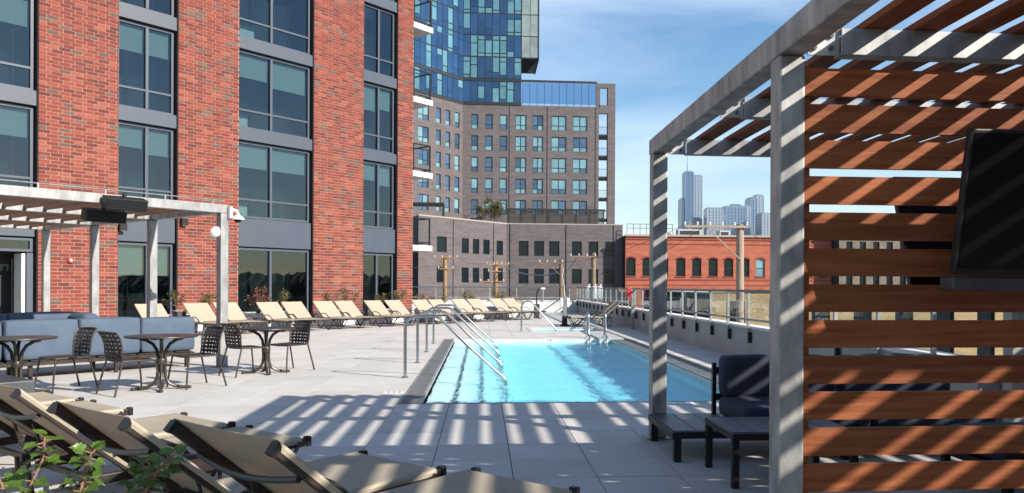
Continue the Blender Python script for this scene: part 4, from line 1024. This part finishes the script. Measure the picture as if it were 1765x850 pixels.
for si, st in enumerate(stems):
    P3 = [root] + [Vector(q) for q in st]
    MB().tube([P3[0], P3[0].lerp(P3[1], .6) + Vector((0, 0, .02)), P3[1], P3[2], P3[3]], .0065, 6, .0025).build('stem', 'stem', fs_, world=I4, smooth=True)
    nl = 24 if si != 3 else 10
    for q in range(nl):
        a = q / (nl - 1); base = P3[1].lerp(P3[2], a * 2) if a < .5 else P3[2].lerp(P3[3], a * 2 - 1)
        an = q * 2.4 + si; tilt = random.uniform(-.5, .45) + (.5 if a > .9 else 0)
        dirv = Vector((math.cos(an), math.sin(an), tilt)).normalized()
        up = Vector((random.uniform(-.3, .5), random.uniform(-.8, .1), 1)).normalized(); xr = dirv.cross(up).normalized(); up = xr.cross(dirv)
        sz = random.uniform(.034, .058) * (1.0 - .25 * a); pb = base + dirv * .018
        M = Matrix(((xr.x, dirv.x, up.x, pb.x), (xr.y, dirv.y, up.y, pb.y), (xr.z, dirv.z, up.z, pb.z), (0, 0, 0, 1))) @ Matrix.Diagonal((sz * 1.05, sz, sz, 1))
        o = bpy.data.objects.new('leaf', LEAF); link(o, fs_, M)
        MB().tube([base, pb], .0022, 4).build('leaf_stalk', 'stem', fs_, world=I4)
pp = thing('planter', 'grey planter holding the foreground shrub, below the frame', 'planter', (-1.25, 2.2, 0))
MB().box(-.3, .3, -.3, -.26, 0, .36).box(-.3, .3, .26, .3, 0, .36).box(-.3, -.26, -.259, .259, 0, .36).box(.26, .3, -.259, .259, 0, .36).build('sides', 'charcoal', pp, bevel=.01)
MB().box(-.259, .259, -.258, .258, .02, .30).build('soil', 'stem', pp)
# ------------------------------------------------------------------ far buildings
def wall_open(mb, O_, ux, nv, u0, u1, z0, z1, ops, depth=.18):
    """flat wall with rectangular openings and reveals; ops = (ua, ub, za, zb)"""
    O_ = Vector(O_); us = sorted({u0, u1} | {q for o in ops for q in o[:2]}); zs = sorted({z0, z1} | {q for o in ops for q in o[2:4]})
    P_ = lambda u, z, d=0: O_ + ux * u + nv * d + Vector((0, 0, z))
    for i in range(len(us) - 1):
        run = None
        for j in range(len(zs)):
            fill = j < len(zs) - 1 and not any(o[0] <= us[i] + 1e-6 and us[i + 1] <= o[1] + 1e-6 and o[2] <= zs[j] + 1e-6 and zs[j + 1] <= o[3] + 1e-6 for o in ops)
            if fill and run is None: run = zs[j]
            if not fill and run is not None:
                mb.add([P_(us[i], run), P_(us[i + 1], run), P_(us[i + 1], zs[j]), P_(us[i], zs[j])], [(0, 1, 2, 3)]); run = None
    for ua, ub, za, zb in [o[:4] for o in ops]:
        c = [(ua, za), (ub, za), (ub, zb), (ua, zb)]
        for k in range(4):
            (a, b), (c_, d_) = c[k], c[(k + 1) % 4]
            mb.add([P_(a, b), P_(c_, d_), P_(c_, d_, -depth), P_(a, b, -depth)], [(0, 1, 2, 3)])
def far_window(parent, O_, ux, nv, ua, ub, za, zb, cols, trans, mats, depth=.18, fr=.07, frame='black_frame'):
    O_ = Vector(O_); an = math.atan2(ux.y, ux.x); M = Matrix.Translation(O_) @ Matrix(((ux.x, -nv.x, 0, 0), (ux.y, -nv.y, 0, 0), (0, 0, 1, 0), (0, 0, 0, 1)))
    f = MB(); y0, y1 = depth - .08, depth + .03
    f.box(ua, ub, y0, y1, za, za + fr, M).box(ua, ub, y0, y1, zb - fr, zb, M)
    w = (ub - ua) / cols
    for k in range(cols + 1):
        c = ua + k * w; c = min(max(c, ua + fr / 2), ub - fr / 2); f.box(c - fr / 2, c + fr / 2, y0 - .002, y1, za + fr, zb - fr, M)
    if trans: f.box(ua + fr, ub - fr, y0 + .004, y1, trans - fr / 2, trans + fr / 2, M)
    fo = f.build('window', frame, parent, world=I4, recalc=False)
    for k in range(cols):
        for (p, q) in (((za + fr, trans - fr / 2), (trans + fr / 2, zb - fr)) if trans else ((za + fr, zb - fr),)):
            m_ = mats[0] if len(mats) == 1 else random.choice(mats)
            piece('pane', m_, fo, M @ Vector((ua + (k + .5) * w, depth - .01, (p + q) / 2)), (w - fr, .02, q - p), an)
X_ = Vector((1, 0, 0)); NF = Vector((0, -1, 0))
db = thing('dark_brick_building', 'brown brick apartment block with blue glass tower behind the deck', 'building', (8, 114, GZ))
UA = Vector((-2.88, 114, 0)); PA = Vector((3.26, 108, 0))
# podium
ops = []
for a, c in ((894, 911), (920.5, 937.5), (946, 964), (985.5, 1003), (1014.5, 1031.5), (1043, 1059.5)):
    xa = 4.915 + (a - 894) * .0794; xb = 4.915 + (c - 894) * .0794
    ops += [(xa - 3.26, xb - 3.26, 5.45, 7.5), (xa - 3.26, xb - 3.26, 1.7, 3.72)]
w = MB(); wall_open(w, PA, X_, NF, 0, 15.93, GZ, 9.75, ops); w.build('podium_wall', 'dark_brick', db, world=I4)
for o in ops: far_window(db, PA, X_, NF, *o, 1, None, ['win_dark'])
wops = []
for a, c in ((-13.13, -11.42), (-8.73, -7.43), (-6.68, -5.45), (-4.68, -3.41), (-2.03, -.71)): wops += [(a, c, 5.5, 7.44), (a, c, 1.75, 3.7)]
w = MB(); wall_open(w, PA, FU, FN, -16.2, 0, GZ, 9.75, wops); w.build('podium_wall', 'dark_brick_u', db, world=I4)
for o in wops: far_window(db, PA, FU, FN, *o, 1, None, ['win_dark'])
E_ = PA - FU * 16.2
core = MB().prism([tuple((PA - FU * 16.0 - FN * .35).xy), (PA.x - .1, PA.y + .35), (19.15, 108.35), (19.15, 130), (-24, 130), tuple((E_ - FN * 14).xy)], GZ, 9.7)
core.build('podium_core', 'interior', db, world=I4)
MB().box(19.16, 19.2, 108.002, 130, GZ, 9.75).build('podium_side', 'dark_brick', db, world=I4)
rf = MB().prism([tuple((PA - FU * 16.2 + FN * .04).xy), (PA.x - .02, PA.y - .04), (19.24, 107.96), (19.24, 108.4), (PA.x - .2, PA.y + .4), tuple((PA - FU * 16.2 - FN * .4).xy)], 9.752, 9.9)
rf.build('parapet_cap', 'stone_trim', db, world=I4)
for x in (3.7, 11.35, 17.9): MB().box(x, x + .09, 107.93, 107.99, GZ, 9.74).build('downpipe', 'black_frame', db, world=I4)
for s_ in (-10.3, -2.7): MB().tube([PA + FU * s_ + FN * .06 + Vector((0, 0, GZ)), PA + FU * s_ + FN * .06 + Vector((0, 0, 9.7))], .05, 6).build('downpipe', 'black_frame', db, world=I4)
# upper brick storeys
zl = [25.9 - 3.05 * k for k in range(5)]; ops = []; spec = []
for (xa, xb, n) in ((-1.647, -.658, 1), (.333, 1.408, 1), (2.402, 3.48, 1), (4.644, 6.226, 2), (7.144, 8.648, 2), (9.821, 12.004, 2), (12.93, 15.039, 2)):
    for z in zl: ops.append((xa + 2.88, xb + 2.88, z - 2.12, z)); spec.append((n, z))
w = MB(); wall_open(w, UA, X_, NF, 0, 19.58, 9.0, 27.3, ops); w.build('brick_wall', 'dark_brick', db, world=I4)
for o, (n, z) in zip(ops, spec): far_window(db, UA, X_, NF, *o, n, z - 1.42, ['win_blue', 'win_teal', 'win_teal'] if n == 2 else ['win_blue', 'win_blue', 'win_teal'])
wops = []; spec = []
for (a, c, n) in ((-12.6, -10.6, 2), (-8.57, -6.63, 2), (-5.22, -4.32, 1), (-3.43, -2.5, 1), (-1.59, -.62, 1)):
    for z in zl: wops.append((a, c, z - 2.12, z)); spec.append((n, z))
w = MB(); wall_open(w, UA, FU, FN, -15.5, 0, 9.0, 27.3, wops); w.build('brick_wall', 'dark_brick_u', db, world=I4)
for o, (n, z) in zip(wops, spec): far_window(db, UA, FU, FN, *o, n, z - 1.42, ['win_blue', 'win_teal'])
for x in (3.75, 9.2, 16.2): MB().box(x, x + .07, 113.95, 113.99, 9.5, 27.2).build('control_joint', 'black_frame', db, world=I4)
TOPZ = 55.0
core = MB().prism([tuple((UA - FU * 15.3 - FN * .4).xy), (UA.x - .1, UA.y + .4), (16.68, 114.4), (16.68, 130), (-22, 130), tuple((UA - FU * 15.3 - FN * 12).xy)], 9.0, 27.28)
core.build('core', 'interior', db, world=I4)
MB().box(16.69, 16.72, 114.002, 130, 9.0, 27.3).build('side_wall', 'dark_brick', db, world=I4)
# corner pier with stacked balconies
MB().box(18.02, 19.12, 114.0, 115.0, 9.0, 30.75).box(16.3, 18.02, 114.0, 114.5, 30.1, 30.75).box(16.3, 16.9, 114.0, 114.5, 27.3, 30.1).box(16.72, 18.02, 114.0, 114.6, 26.4, 27.6).build('corner_pier', 'dark_brick', db, world=I4)
for k in range(6):
    z = 26.2 - 3.05 * k
    bo = MB().box(16.73, 18.9, 114.2, 117.2, z - 3.05, z - 2.8).build('balcony', 'black_frame', db, world=I4)
    r_ = MB().box(16.73, 18.0, 114.25, 114.3, z - 1.75, z - 1.69)
    for q in range(9): r_.box(16.75 + q * .15, 16.775 + q * .15, 114.26, 114.29, z - 2.8, z - 1.75)
    r_.build('balcony_rail', 'black_frame', bo, world=I4)
# glass tower: storeys of mixed panels
def panels(O_, ux, nv, u0, ncol, w, z0, z1, pale=False, first=False):
    an = math.atan2(ux.y, ux.x); O_ = Vector(O_)
    for c in range(ncol):
        u = u0 + (c + .5) * w
        r_ = random.random()
        if pale: segs = [(z0, z1, 'tower_pale')]
        elif r_ < .26: segs = [(z0, z1, 'tower_blue')]
        elif r_ < .42: segs = [(z0, z0 + (z1 - z0) * .3, 'tower_blue'), (z0 + (z1 - z0) * .3, z1, 'tower_blue')]
        elif r_ < .72:
            a = random.choice((.28, .62, .7)); zz = z0 + (z1 - z0) * a; segs = [(z0, zz, random.choice(('tower_teal', 'tower_teal', 'tower_blue'))), (zz, z1, random.choice(('tower_teal', 'tower_teal', 'tower_blue')))]
        else:
            za, zb = z0 + (z1 - z0) * .16, z0 + (z1 - z0) * .78; segs = [(z0, za, random.choice(('tower_teal', 'tower_blue'))), (za, zb, 'tower_teal'), (zb, z1, random.choice(('tower_teal', 'tower_blue')))]
        for a, b_, m_ in segs:
            p = O_ + ux * u + nv * .03 + Vector((0, 0, (a + b_) / 2)); piece('glass_panel', m_, db, p, (w - (.2 if m_ == 'tower_teal' else .07), .06, b_ - a - (.14 if m_ == 'tower_teal' else .07)), an)
mat('tower_pale', (.15, .19, .19), .12, spec=.6, col2=(.22, .26, .25), scale=.6, rnd=.15)
lv = [27.55, 30.85] ; z = 31.0; storeys = [(27.6, 30.6)]
while z < TOPZ: storeys.append((z + .03, z + 3.06)); z += 3.09
for i, (za, zb) in enumerate(storeys):
    panels(UA, X_, NF, 0.0, 8, 1.042, za, zb); panels(UA, FU, FN, -14.6, 14, 1.042, za, zb)
    if za > 34: panels(UA, X_, NF, 8.36, 2, 1.22, za, zb, pale=True)
core = MB().prism([tuple((UA - FU * 15.2).xy), (UA.x, UA.y), (5.48, 114.0), (5.48, 132), (-24, 132), tuple((UA - FU * 15.2 - FN * 12).xy)], 27.3, TOPZ + .2)
core.build('tower_core', 'black_frame', db, world=I4)
MB().box(5.49, 7.92, 114.0, 122, 34.0, TOPZ + .2).box(7.86, 8.0, 113.86, 122, 33.9, TOPZ + .2).box(5.44, 5.52, 113.88, 114.0, 33.9, TOPZ + .2).build('tower_bay', 'black_frame', db, world=I4)
bb = MB(); bb.add([(5.5, 114.0, 34), (7.92, 114.0, 34), (6.6, 118, 33.2), (5.5, 118, 33.2), (5.5, 122, 34), (7.92, 122, 34), (6.6, 118.1, 33.2)], [(0, 1, 2, 3), (1, 5, 6, 2), (0, 3, 4), (3, 2, 6)]); bb.build('bay_soffit', 'black_frame', db, world=I4)
MB().box(-2.9, 5.5, 113.9, 113.97, 27.25, 27.6).box(-2.9, 16.4, 113.88, 113.96, 30.62, 30.95).build('dark_band', 'black_frame', db, world=I4)
for za in (27.25, 30.62):
    w = MB(); w.beam(UA - FU * 15 + FN * .07 + Vector((0, 0, za + .16)), UA + FN * .07 + Vector((0, 0, za + .16)), .07, .33); w.build('dark_band', 'black_frame', db, world=I4)
for c in range(10):      # glazed roof terrace screen
    x = 5.6 + c * 1.07; piece('terrace_glass', 'screen_glass', db, (x + .53, 114.05, 29.1), (1.0, .04, 3.0)); MB().box(x - .03, x + .03, 114.0, 114.1, 27.3, 30.6).build('terrace_mullion', 'black_frame', db, world=I4)
MB().box(5.5, 16.3, 121, 121.3, 27.3, 28.6).build('terrace_wall', 'win_blue', db, world=I4)
# rooftop screen on the podium
rs = thing('rooftop_screen', 'dark louvred screen on the roof of the brown brick building', 'screen', (10, 109.5, 9.9))
for q in range(8): MB().box(3.4 + q * 1.9, 3.55 + q * 1.9, 109.4, 109.55, 9.7, 11.8).build('post', 'black_frame', rs, world=I4)
MB().box(3.3, 17.0, 109.2, 109.8, 11.8, 12.05).build('top_beam', 'black_frame', rs, world=I4)
sl_ = MB()
for q in range(11): sl_.box(3.5, 16.8, 109.6, 109.66, 9.95 + q * .165, 10.06 + q * .165)
sl_.build('louvres', 'dark_metal', rs, world=I4, kind='stuff')
cn = thing('rooftop_canopy', 'flat black canopy on the podium roof beside the brick building', 'canopy', (-6.4, 104, 9.9))
MB().box(-9.5, -4.95, 102.5, 105.5, 11.75, 12.0).build('roof', 'black_frame', cn, world=I4)
for x, y in ((-5.15, 102.7), (-5.15, 105.2), (-9.3, 102.7), (-9.3, 105.2)): MB().box(x, x + .14, y, y + .14, 9.7, 11.75).build('post', 'black_frame', cn, world=I4)
def tree(name, label, p, h, r, n, lm, leaf, trunk=.12, grp=None):
    t = thing(name, label, 'tree', p, 0, grp); st = MB(); lf = MB()
    st.tube([(0, 0, 0), (.03, 0, h * .3), (0, .02, h * .55)], trunk, 7, trunk * .5)
    for q in range(16):
        a = random.uniform(0, 6.28); z0 = h * random.uniform(.15, .5); tip = Vector((r * random.uniform(.3, .95) * math.cos(a), r * random.uniform(.3, .95) * math.sin(a), h * random.uniform(.45, 1.0)))
        st.tube([(0, 0, z0), tip * .55 + Vector((0, 0, z0 * .4)), tip], trunk * .3, 5, trunk * .08)
        for _ in range(5):
            c = tip + Vector((random.gauss(0, .22), random.gauss(0, .22), random.gauss(0, .18))) * r; leaf_cluster(lf, c, r * .22, n // 80, leaf)
    st.build('trunk', 'stem', t); lf.build('crown', lm, t, kind='stuff', recalc=False)
tree('roof_tree', 'small thin yellow green tree on the podium roof', (1.25, 110.5, 9.7), 3.3, 1.7, 1700, 'leaf_dull', .3)

# red brick warehouse
rb = thing('red_brick_warehouse', 'old red brick warehouse with arched windows beyond the railing', 'building', (33, 106, GZ))
RO = Vector((19.25, 106, 0)); ops = []; arcs = []
kx = 19.323 - 19.25; wxs = []
for a, c in ((1079, 1095.5), (1107, 1123), (1136, 1151.5), (1165, 1181), (1192.5, 1208.5), (1221, 1237), (1248, 1264), (1277.5, 1292.5), (1304, 1319.5), (1332, 1348), (1360, 1376), (1388, 1404), (1414, 1428)):
    xa = 19.323 + (a - 1079) * .0801 - 19.25; xb = 19.323 + (c - 1079) * .0801 - 19.25; wxs.append((xa, xb))
for xa, xb in wxs: ops += [(xa, xb, 2.78, 5.30), (xa, xb, -2.2, .95)]
w = MB(); wall_open(w, RO, X_, NF, 0, 28.8, GZ, 8.15, ops, .22)
for xa, xb, za, zb in ops:                      # segmental arch fillers
    n = 8; c = (xa + xb) / 2; hw = (xb - xa) / 2
    pts = [(xa + (xb - xa) * i / n, zb - .26 * ((xa + (xb - xa) * i / n - c) / hw) ** 2) for i in range(n + 1)]
    for i in range(n):
        (u0, z0), (u1, z1) = pts[i], pts[i + 1]
        w.add([RO + X_ * u0 + Vector((0, 0, z0)), RO + X_ * u1 + Vector((0, 0, z1)), RO + X_ * u1 + Vector((0, 0, zb)), RO + X_ * u0 + Vector((0, 0, zb))], [(0, 1, 2, 3)])
        w.add([RO + X_ * u0 + Vector((0, 0, z0)), RO + X_ * u1 + Vector((0, 0, z1)), RO + X_ * u1 + Vector((0, .22, z1)), RO + X_ * u0 + Vector((0, .22, z0))], [(0, 1, 2, 3)])
w.build('wall', 'red_brick', rb, world=I4, recalc=False)
for i, o in enumerate(ops):
    far_window(rb, RO, X_, NF, *o, 1, (o[2] + o[3]) / 2 - .1, ['win_teal'] if i == 16 else ['win_dark'], .22, .06)
    n = 8; c = (o[0] + o[1]) / 2; hw = (o[1] - o[0]) / 2 + .12; tr_ = MB(); pts = []
    for q in range(n + 1):
        u = c - hw + 2 * hw * q / n; pts.append(RO + X_ * u + Vector((0, -.03, o[3] + .1 - .3 * ((u - c) / hw) ** 2)))
    for q in range(n): tr_.beam(pts[q], pts[q + 1], .06, .2)
    tr_.build('arch', 'red_trim', rb, world=I4)
    MB().box(RO.x + o[0] - .1, RO.x + o[1] + .1, 105.9, 106.02, o[2] - .14, o[2] - .002).build('sill', 'red_trim', rb, world=I4)
for za, zb, d in ((8.152, 8.42, .25), (7.72, 7.86, .10), (7.10, 7.2, .07), (2.2, 2.42, .06), (1.55, 1.65, .05)): MB().box(19.2, 48.1, 106 - d, 106.05, za, zb).build('cornice' if za > 8 else 'brick_course', 'stone_trim' if za > 8 else 'red_trim', rb, world=I4)
MB().box(19.3, 48.0, 106.3, 125, GZ, 8.1).build('core', 'interior', rb, world=I4)
MB().box(48.0, 48.06, 106, 125, GZ, 8.15).build('side_wall', 'red_brick', rb, world=I4)
MB().box(19.2, 48.1, 106.06, 125.1, 8.152, 8.3).build('roof', 'roof_pale', rb, world=I4)
for x, y, sx, sz in ((29.5, 112, 3.4, 1.0), (26.6, 114, 1.2, .7), (34.3, 111, 1.6, .8)):
    hv = thing('rooftop_unit', {29.5: 'long pale ventilation unit on the warehouse roof', 26.6: 'small dark ventilation unit on the warehouse roof', 34.3: 'stubby pale ventilation unit on the warehouse roof'}[x], 'ventilation unit', (x, y, 8.3), 0, 'units on the warehouse roof')
    MB().box(-sx / 2, sx / 2, -.8, .8, .12, sz + .25).build('housing', 'roof_pale', hv, bevel=.03)
    MB().box(-sx / 2 + .2, sx / 2 - .3, -.83, -.79, .3, sz + .05).build('grille', 'black_frame', hv); MB().box(-sx / 2 + .1, sx / 2 - .1, -.7, .7, 0, .12).build('curb', 'charcoal', hv)
rl = thing('roof_railing', 'dark steel railing along the left end of the warehouse roof', 'railing', (21, 107, 8.3))
for q in range(8): MB().box(19.6 + q * .9, 19.66 + q * .9, 107, 107.06, 8.3, 9.9).build('post', 'black_frame', rl, world=I4)
for z in (9.86, 9.3): MB().box(19.6, 26.0, 107.0, 107.06, z, z + .06).build('rail', 'black_frame', rl, world=I4)
# stone building and low roofs to the right
sb = thing('stone_building', 'grey stone building with narrow windows seen through the slatted screen', 'building', (56, 104, GZ))
ops = [(1 + q * 1.9, 1.9 + q * 1.9, z, z + 2.4) for q in range(9) for z in (5.2, 1.6, -2)]
w = MB(); wall_open(w, (48.2, 104, 0), X_, NF, 0, 19, GZ, 9.4, ops, .25); w.build('wall', 'stone', sb, world=I4)
for o in ops: far_window(sb, (48.2, 104, 0), X_, NF, *o, 1, None, ['win_dark'], .25)
MB().box(48.3, 67, 104.4, 120, GZ, 9.3).build('core', 'interior', sb, world=I4); MB().box(48.1, 67.3, 103.8, 104.4, 9.41, 9.8).build('cornice', 'stone_trim', sb, world=I4)
b2 = thing('brick_block', 'plain brown brick block at the far right behind the screen', 'building', (80, 98, GZ))
ops = [(1.5 + q * 3, 3 + q * 3, z, z + 2) for q in range(6) for z in (1, -3)]
w = MB(); wall_open(w, (69, 98, 0), X_, NF, 0, 24, GZ, 5.5, ops, .2); w.build('wall', 'red_brick', b2, world=I4)
for o in ops: far_window(b2, (69, 98, 0), X_, NF, *o, 1, None, ['win_dark'], .2)
MB().box(69, 93, 98.35, 112, GZ, 5.4).build('core', 'interior', b2, world=I4)
yb = thing('yellow_brick_building', 'low yellow brick building just below the right railing', 'building', (25, 60, GZ))
ops = [(1.2 + q * 3.4, 2.7 + q * 3.4, z, z + 1.9) for q in range(7) for z in (-1.6, -5)]
w = MB(); wall_open(w, (17.6, 60, 0), X_, NF, 0, 25, GZ, .95, ops, .2); w.build('wall', 'yellow_brick', yb, world=I4)
for o in ops: far_window(yb, (17.6, 60, 0), X_, NF, *o, 1, None, ['win_dark'], .2)
MB().box(17.7, 42.5, 60.4, 80, GZ, .85).build('core', 'interior', yb, world=I4); MB().box(17.6, 42.6, 60.41, 80, .86, .95).build('roof', 'roof_pale', yb, world=I4); MB().box(17.5, 42.7, 59.9, 60.4, .952, 1.1).build('coping', 'stone_trim', yb, world=I4)
wb = thing('low_shed', 'low shed with a pale flat roof beyond the railing', 'shed', (13, 52, GZ))
MB().box(10.2, 16.4, 49, 58, GZ, -1.7).build('walls', 'red_brick', wb, world=I4); MB().box(10.0, 16.6, 48.8, 58.2, -1.698, -1.5).build('roof', 'roof_pale', wb, world=I4); MB().box(11, 12.4, 50, 51.5, -1.499, -.7).box(13.8, 14.8, 53, 54, -1.499, -.9).build('roof_box', 'far_pale', wb, world=I4); MB().box(12.2, 13.6, 48.93, 49.0, -5, -3).build('window', 'win_dark', wb, world=I4)
# ------------------------------------------------------------------ utility poles and wires
def upole(label, x, y, top, r, wm, arms, cans=0, rz=0.0, ins=True):
    t = thing('utility_pole', label, 'utility pole', (x, y, GZ), 0, 'utility poles behind the deck'); H = top - GZ
    MB().tube([(0, 0, 0), (.02, 0, H * .5), (0, 0, H)], r * 1.25, 10, r).build('shaft', wm, t, smooth=True)
    for (dz, x0, x1, br) in arms:
        z = H - dz
        a_ = MB().box(x0, x1, -r - .07, -r + .05, z - .055, z + .055).build('crossarm', wm, t, bevel=.01)
        if br:
            s_ = MB(); s_.beam((x0 * .6 + x1 * .0 if br < 0 else x1 * .6, -r - .02, z - .05), (0, -r - .02, z - .05 - abs(x0 if br < 0 else x1) * .55), .05, .05); s_.build('brace', wm, a_)
        if ins:
            q_ = MB()
            n = max(2, int((x1 - x0) / .55))
            for i in range(n + 1): q_.lathe([(.03, 0), (.06, .03), (.035, .07), (.06, .1), (.03, .15)], 8, (x0 + .05 + (x1 - x0 - .1) * i / n, -r - .01, z + .056))
            q_.build('insulators', 'porcelain', a_, smooth=True)
    for i in range(cans):
        a = R(-150 + 60 * i); c = ((r + .32) * math.cos(a), (r + .32) * math.sin(a), H - 3.4)
        cn_ = MB().lathe([(.2, 0), (.24, .04), (.24, .8), (.18, .9), (.03, .95)], 14, c).build('transformer', 'porcelain', t, smooth=True)
        MB().lathe([(.03, .95), (.05, 1.0), (.03, 1.1)], 8, (c[0] + .08, c[1], c[2])).build('bushing', 'porcelain', cn_)
    return t
upole('orange brown utility pole with two crossarms, leftmost behind the loungers', -3.25, 70, 3.9, .17, 'pole_orange', [(.1, -.95, 1.1, 0), (1.05, -.6, .75, 0)])
upole('orange brown utility pole with three crossarms, second from the left', 1.2, 70, 3.5, .16, 'pole_orange', [(.25, -.85, 1.15, 0), (.85, -.7, .7, 0), (1.75, -1.4, .7, 0)])
upole('weathered utility pole with a one sided arm near the pool lift', 6.15, 62, 3.45, .15, 'pole_wood', [(.25, -1.75, .15, -1)])
upole('grey utility pole with transformers before the dark podium', 8.15, 58, 3.85, .17, 'pole_wood', [(.3, -1.75, .15, -1)], 3)
upole('tall bleached utility pole with long braced arm before the warehouse', 11.25, 34, 4.12, .16, 'pole_pale', [(.12, -2.55, .3, -1)])
upole('rust brown pole with fittings behind the pergola post', 9.5, 50, 1.2, .28, 'pole_orange', [(.1, -.9, .6, 0)])
def wire(label, a, b_, sag, r=.016, m_='wire'):
    a = Vector(a); b_ = Vector(b_); pts = [a.lerp(b_, i / 12) - Vector((0, 0, sag * 4 * (i / 12) * (1 - i / 12))) for i in range(13)]
    o = MB().tube(pts, r, 5).build('overhead_wire', m_, smooth=True); tag(o, label, 'wire', 'overhead wires')
wire('pale bundled cable from the second pole to the pool lift pole', (2.0, 69.8, 3.1), (6.1, 61.9, 2.5), .5, .05, 'wire_pale')
wire('thin cable leaving the leftmost pole towards the brick building', (-3.2, 69.8, 3.2), (-9, 50, 3.3), .5, .015)
wire('upper wire between the first and second poles', (-2.3, 69.8, 3.95), (.5, 69.8, 3.4), .35)
wire('wire from the pool lift pole to the transformer pole', (6.1, 61.8, 2.4), (7.0, 57.8, 3.7), .3)
wire('wire from the transformer pole rising to the dark podium', (8.2, 57.9, 2.9), (17, 105, 9.5), 1.0)
wire('wire from the bleached pole arm to the left', (8.8, 33.8, 4.1), (4.5, 60, 3.2), .6, .012)
wire('lower wire from the bleached pole arm to the left', (9.6, 33.8, 4.0), (8.3, 57.9, 2.2), .5, .012)
wire('wire from the bleached pole going behind the pergola', (11.2, 33.8, 3.9), (30, 60, 5), 1.0, .012)
# ------------------------------------------------------------------ skyline
def grid_mat(name, c1, c2, bw, bh, ms):
    brickwall_mat(name, c1, tuple(q * 1.15 for q in c1), c2, bw, bh); t = MATS[name].node_tree
    for n in t.nodes:
        if n.type == 'TEX_BRICK': n.offset = 0.0; n.inputs['Mortar Size'].default_value = ms; n.inputs['Mortar Smooth'].default_value = 0
        if n.type == 'BSDF_PRINCIPLED': n.inputs['Roughness'].default_value = .3
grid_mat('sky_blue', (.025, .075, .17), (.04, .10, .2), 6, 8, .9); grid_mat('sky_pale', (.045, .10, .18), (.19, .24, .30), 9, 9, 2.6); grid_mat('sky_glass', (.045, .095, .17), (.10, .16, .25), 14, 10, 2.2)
SY = 2500.0; SX = lambda px: 634.931 + (px - 1175) * 1.898; SZ = lambda py: 148.65 + (415 - py) * 1.852
def tower(label, parts):
    x0 = SX(parts[0][0]); t = thing('skyscraper', label, 'skyscraper', (x0, SY, GZ), 0, 'far skyline')
    for (a, b_, top, m_, dy, dp) in parts:
        X0, X1, Z = SX(a), SX(b_), SZ(top); y0 = SY + dy
        ms = MB().box(X0, X1, y0, y0 + dp, GZ, Z).build('shaft', m_, t, world=I4)
        MB().box(X0 + 3, X1 - 3, y0 + 3, y0 + dp - 3, Z, Z + 4).build('crown', 'far_grey', ms, world=I4)
        rb_ = MB(); n = max(2, int((X1 - X0) / 9))
        for q in range(n + 1): xx = X0 + (X1 - X0) * q / n; rb_.box(xx - .7, xx + .7, y0 - 1.2, y0 - .02, GZ + 100, Z)
        rb_.build('fins', 'far_pale' if m_ == 'sky_pale' else 'far_grey', ms, world=I4)
    return t
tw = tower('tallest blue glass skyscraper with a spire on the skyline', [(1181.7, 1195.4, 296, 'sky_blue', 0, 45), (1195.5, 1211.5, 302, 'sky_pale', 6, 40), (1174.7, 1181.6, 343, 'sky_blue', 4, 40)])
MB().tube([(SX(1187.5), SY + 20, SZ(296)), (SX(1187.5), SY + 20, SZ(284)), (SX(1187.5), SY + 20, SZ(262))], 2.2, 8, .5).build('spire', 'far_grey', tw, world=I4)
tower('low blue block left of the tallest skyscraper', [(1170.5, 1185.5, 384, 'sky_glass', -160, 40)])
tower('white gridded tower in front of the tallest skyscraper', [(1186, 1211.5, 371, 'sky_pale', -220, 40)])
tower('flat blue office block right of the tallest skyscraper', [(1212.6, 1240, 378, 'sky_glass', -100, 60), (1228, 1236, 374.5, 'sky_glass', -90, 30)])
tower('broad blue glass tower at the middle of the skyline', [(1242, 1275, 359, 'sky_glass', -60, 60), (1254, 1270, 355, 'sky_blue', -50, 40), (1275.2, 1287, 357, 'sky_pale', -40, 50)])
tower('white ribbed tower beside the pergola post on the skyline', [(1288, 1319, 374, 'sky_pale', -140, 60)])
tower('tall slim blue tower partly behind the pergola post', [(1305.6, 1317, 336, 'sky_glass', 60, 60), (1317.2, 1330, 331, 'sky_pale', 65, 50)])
# low wooded rise off to the right of the deck (mirrored in the ground floor windows)
rows = []
for i in range(620):
    r = []
    for j in range(6):
        y = -70 + i * .55; x = 100 + j * 5; hgt = [0, .82, .97, 1, .8, 0][j]
        z = GZ + hgt * (9.3 + .35 * math.sin(y * .07 + .5) + .5 * abs(math.sin(y * .31 + j)) + .45 * abs(math.sin(y * .83 + 2 * j)) + random.uniform(-.5, .45)); r.append((x + random.uniform(-.5, .5), y, z))
    rows.append(r)
o = MB().sheet(rows).build('wooded_hill', 'wood_hill', recalc=False); tag(o, 'dark wooded rise mirrored in the ground floor windows', 'woodland', None, 'stuff')
# ------------------------------------------------------------------ air
m, t = newmat('air'); o_ = nd(t, 'ShaderNodeOutputMaterial'); pv = nd(t, 'ShaderNodeVolumePrincipled'); pv.inputs['Color'].default_value = (.80, .88, .97, 1); pv.inputs['Density'].default_value = .00006; pv.inputs['Anisotropy'].default_value = .2
t.links.new(pv.outputs[0], o_.inputs['Volume'])
hz = MB().box(-3650, 3650, -1550, 4650, GZ - 1.5, 436).build('haze', 'air'); tag(hz, 'thin pale blue haze in the air over the city', 'haze', None, 'stuff')
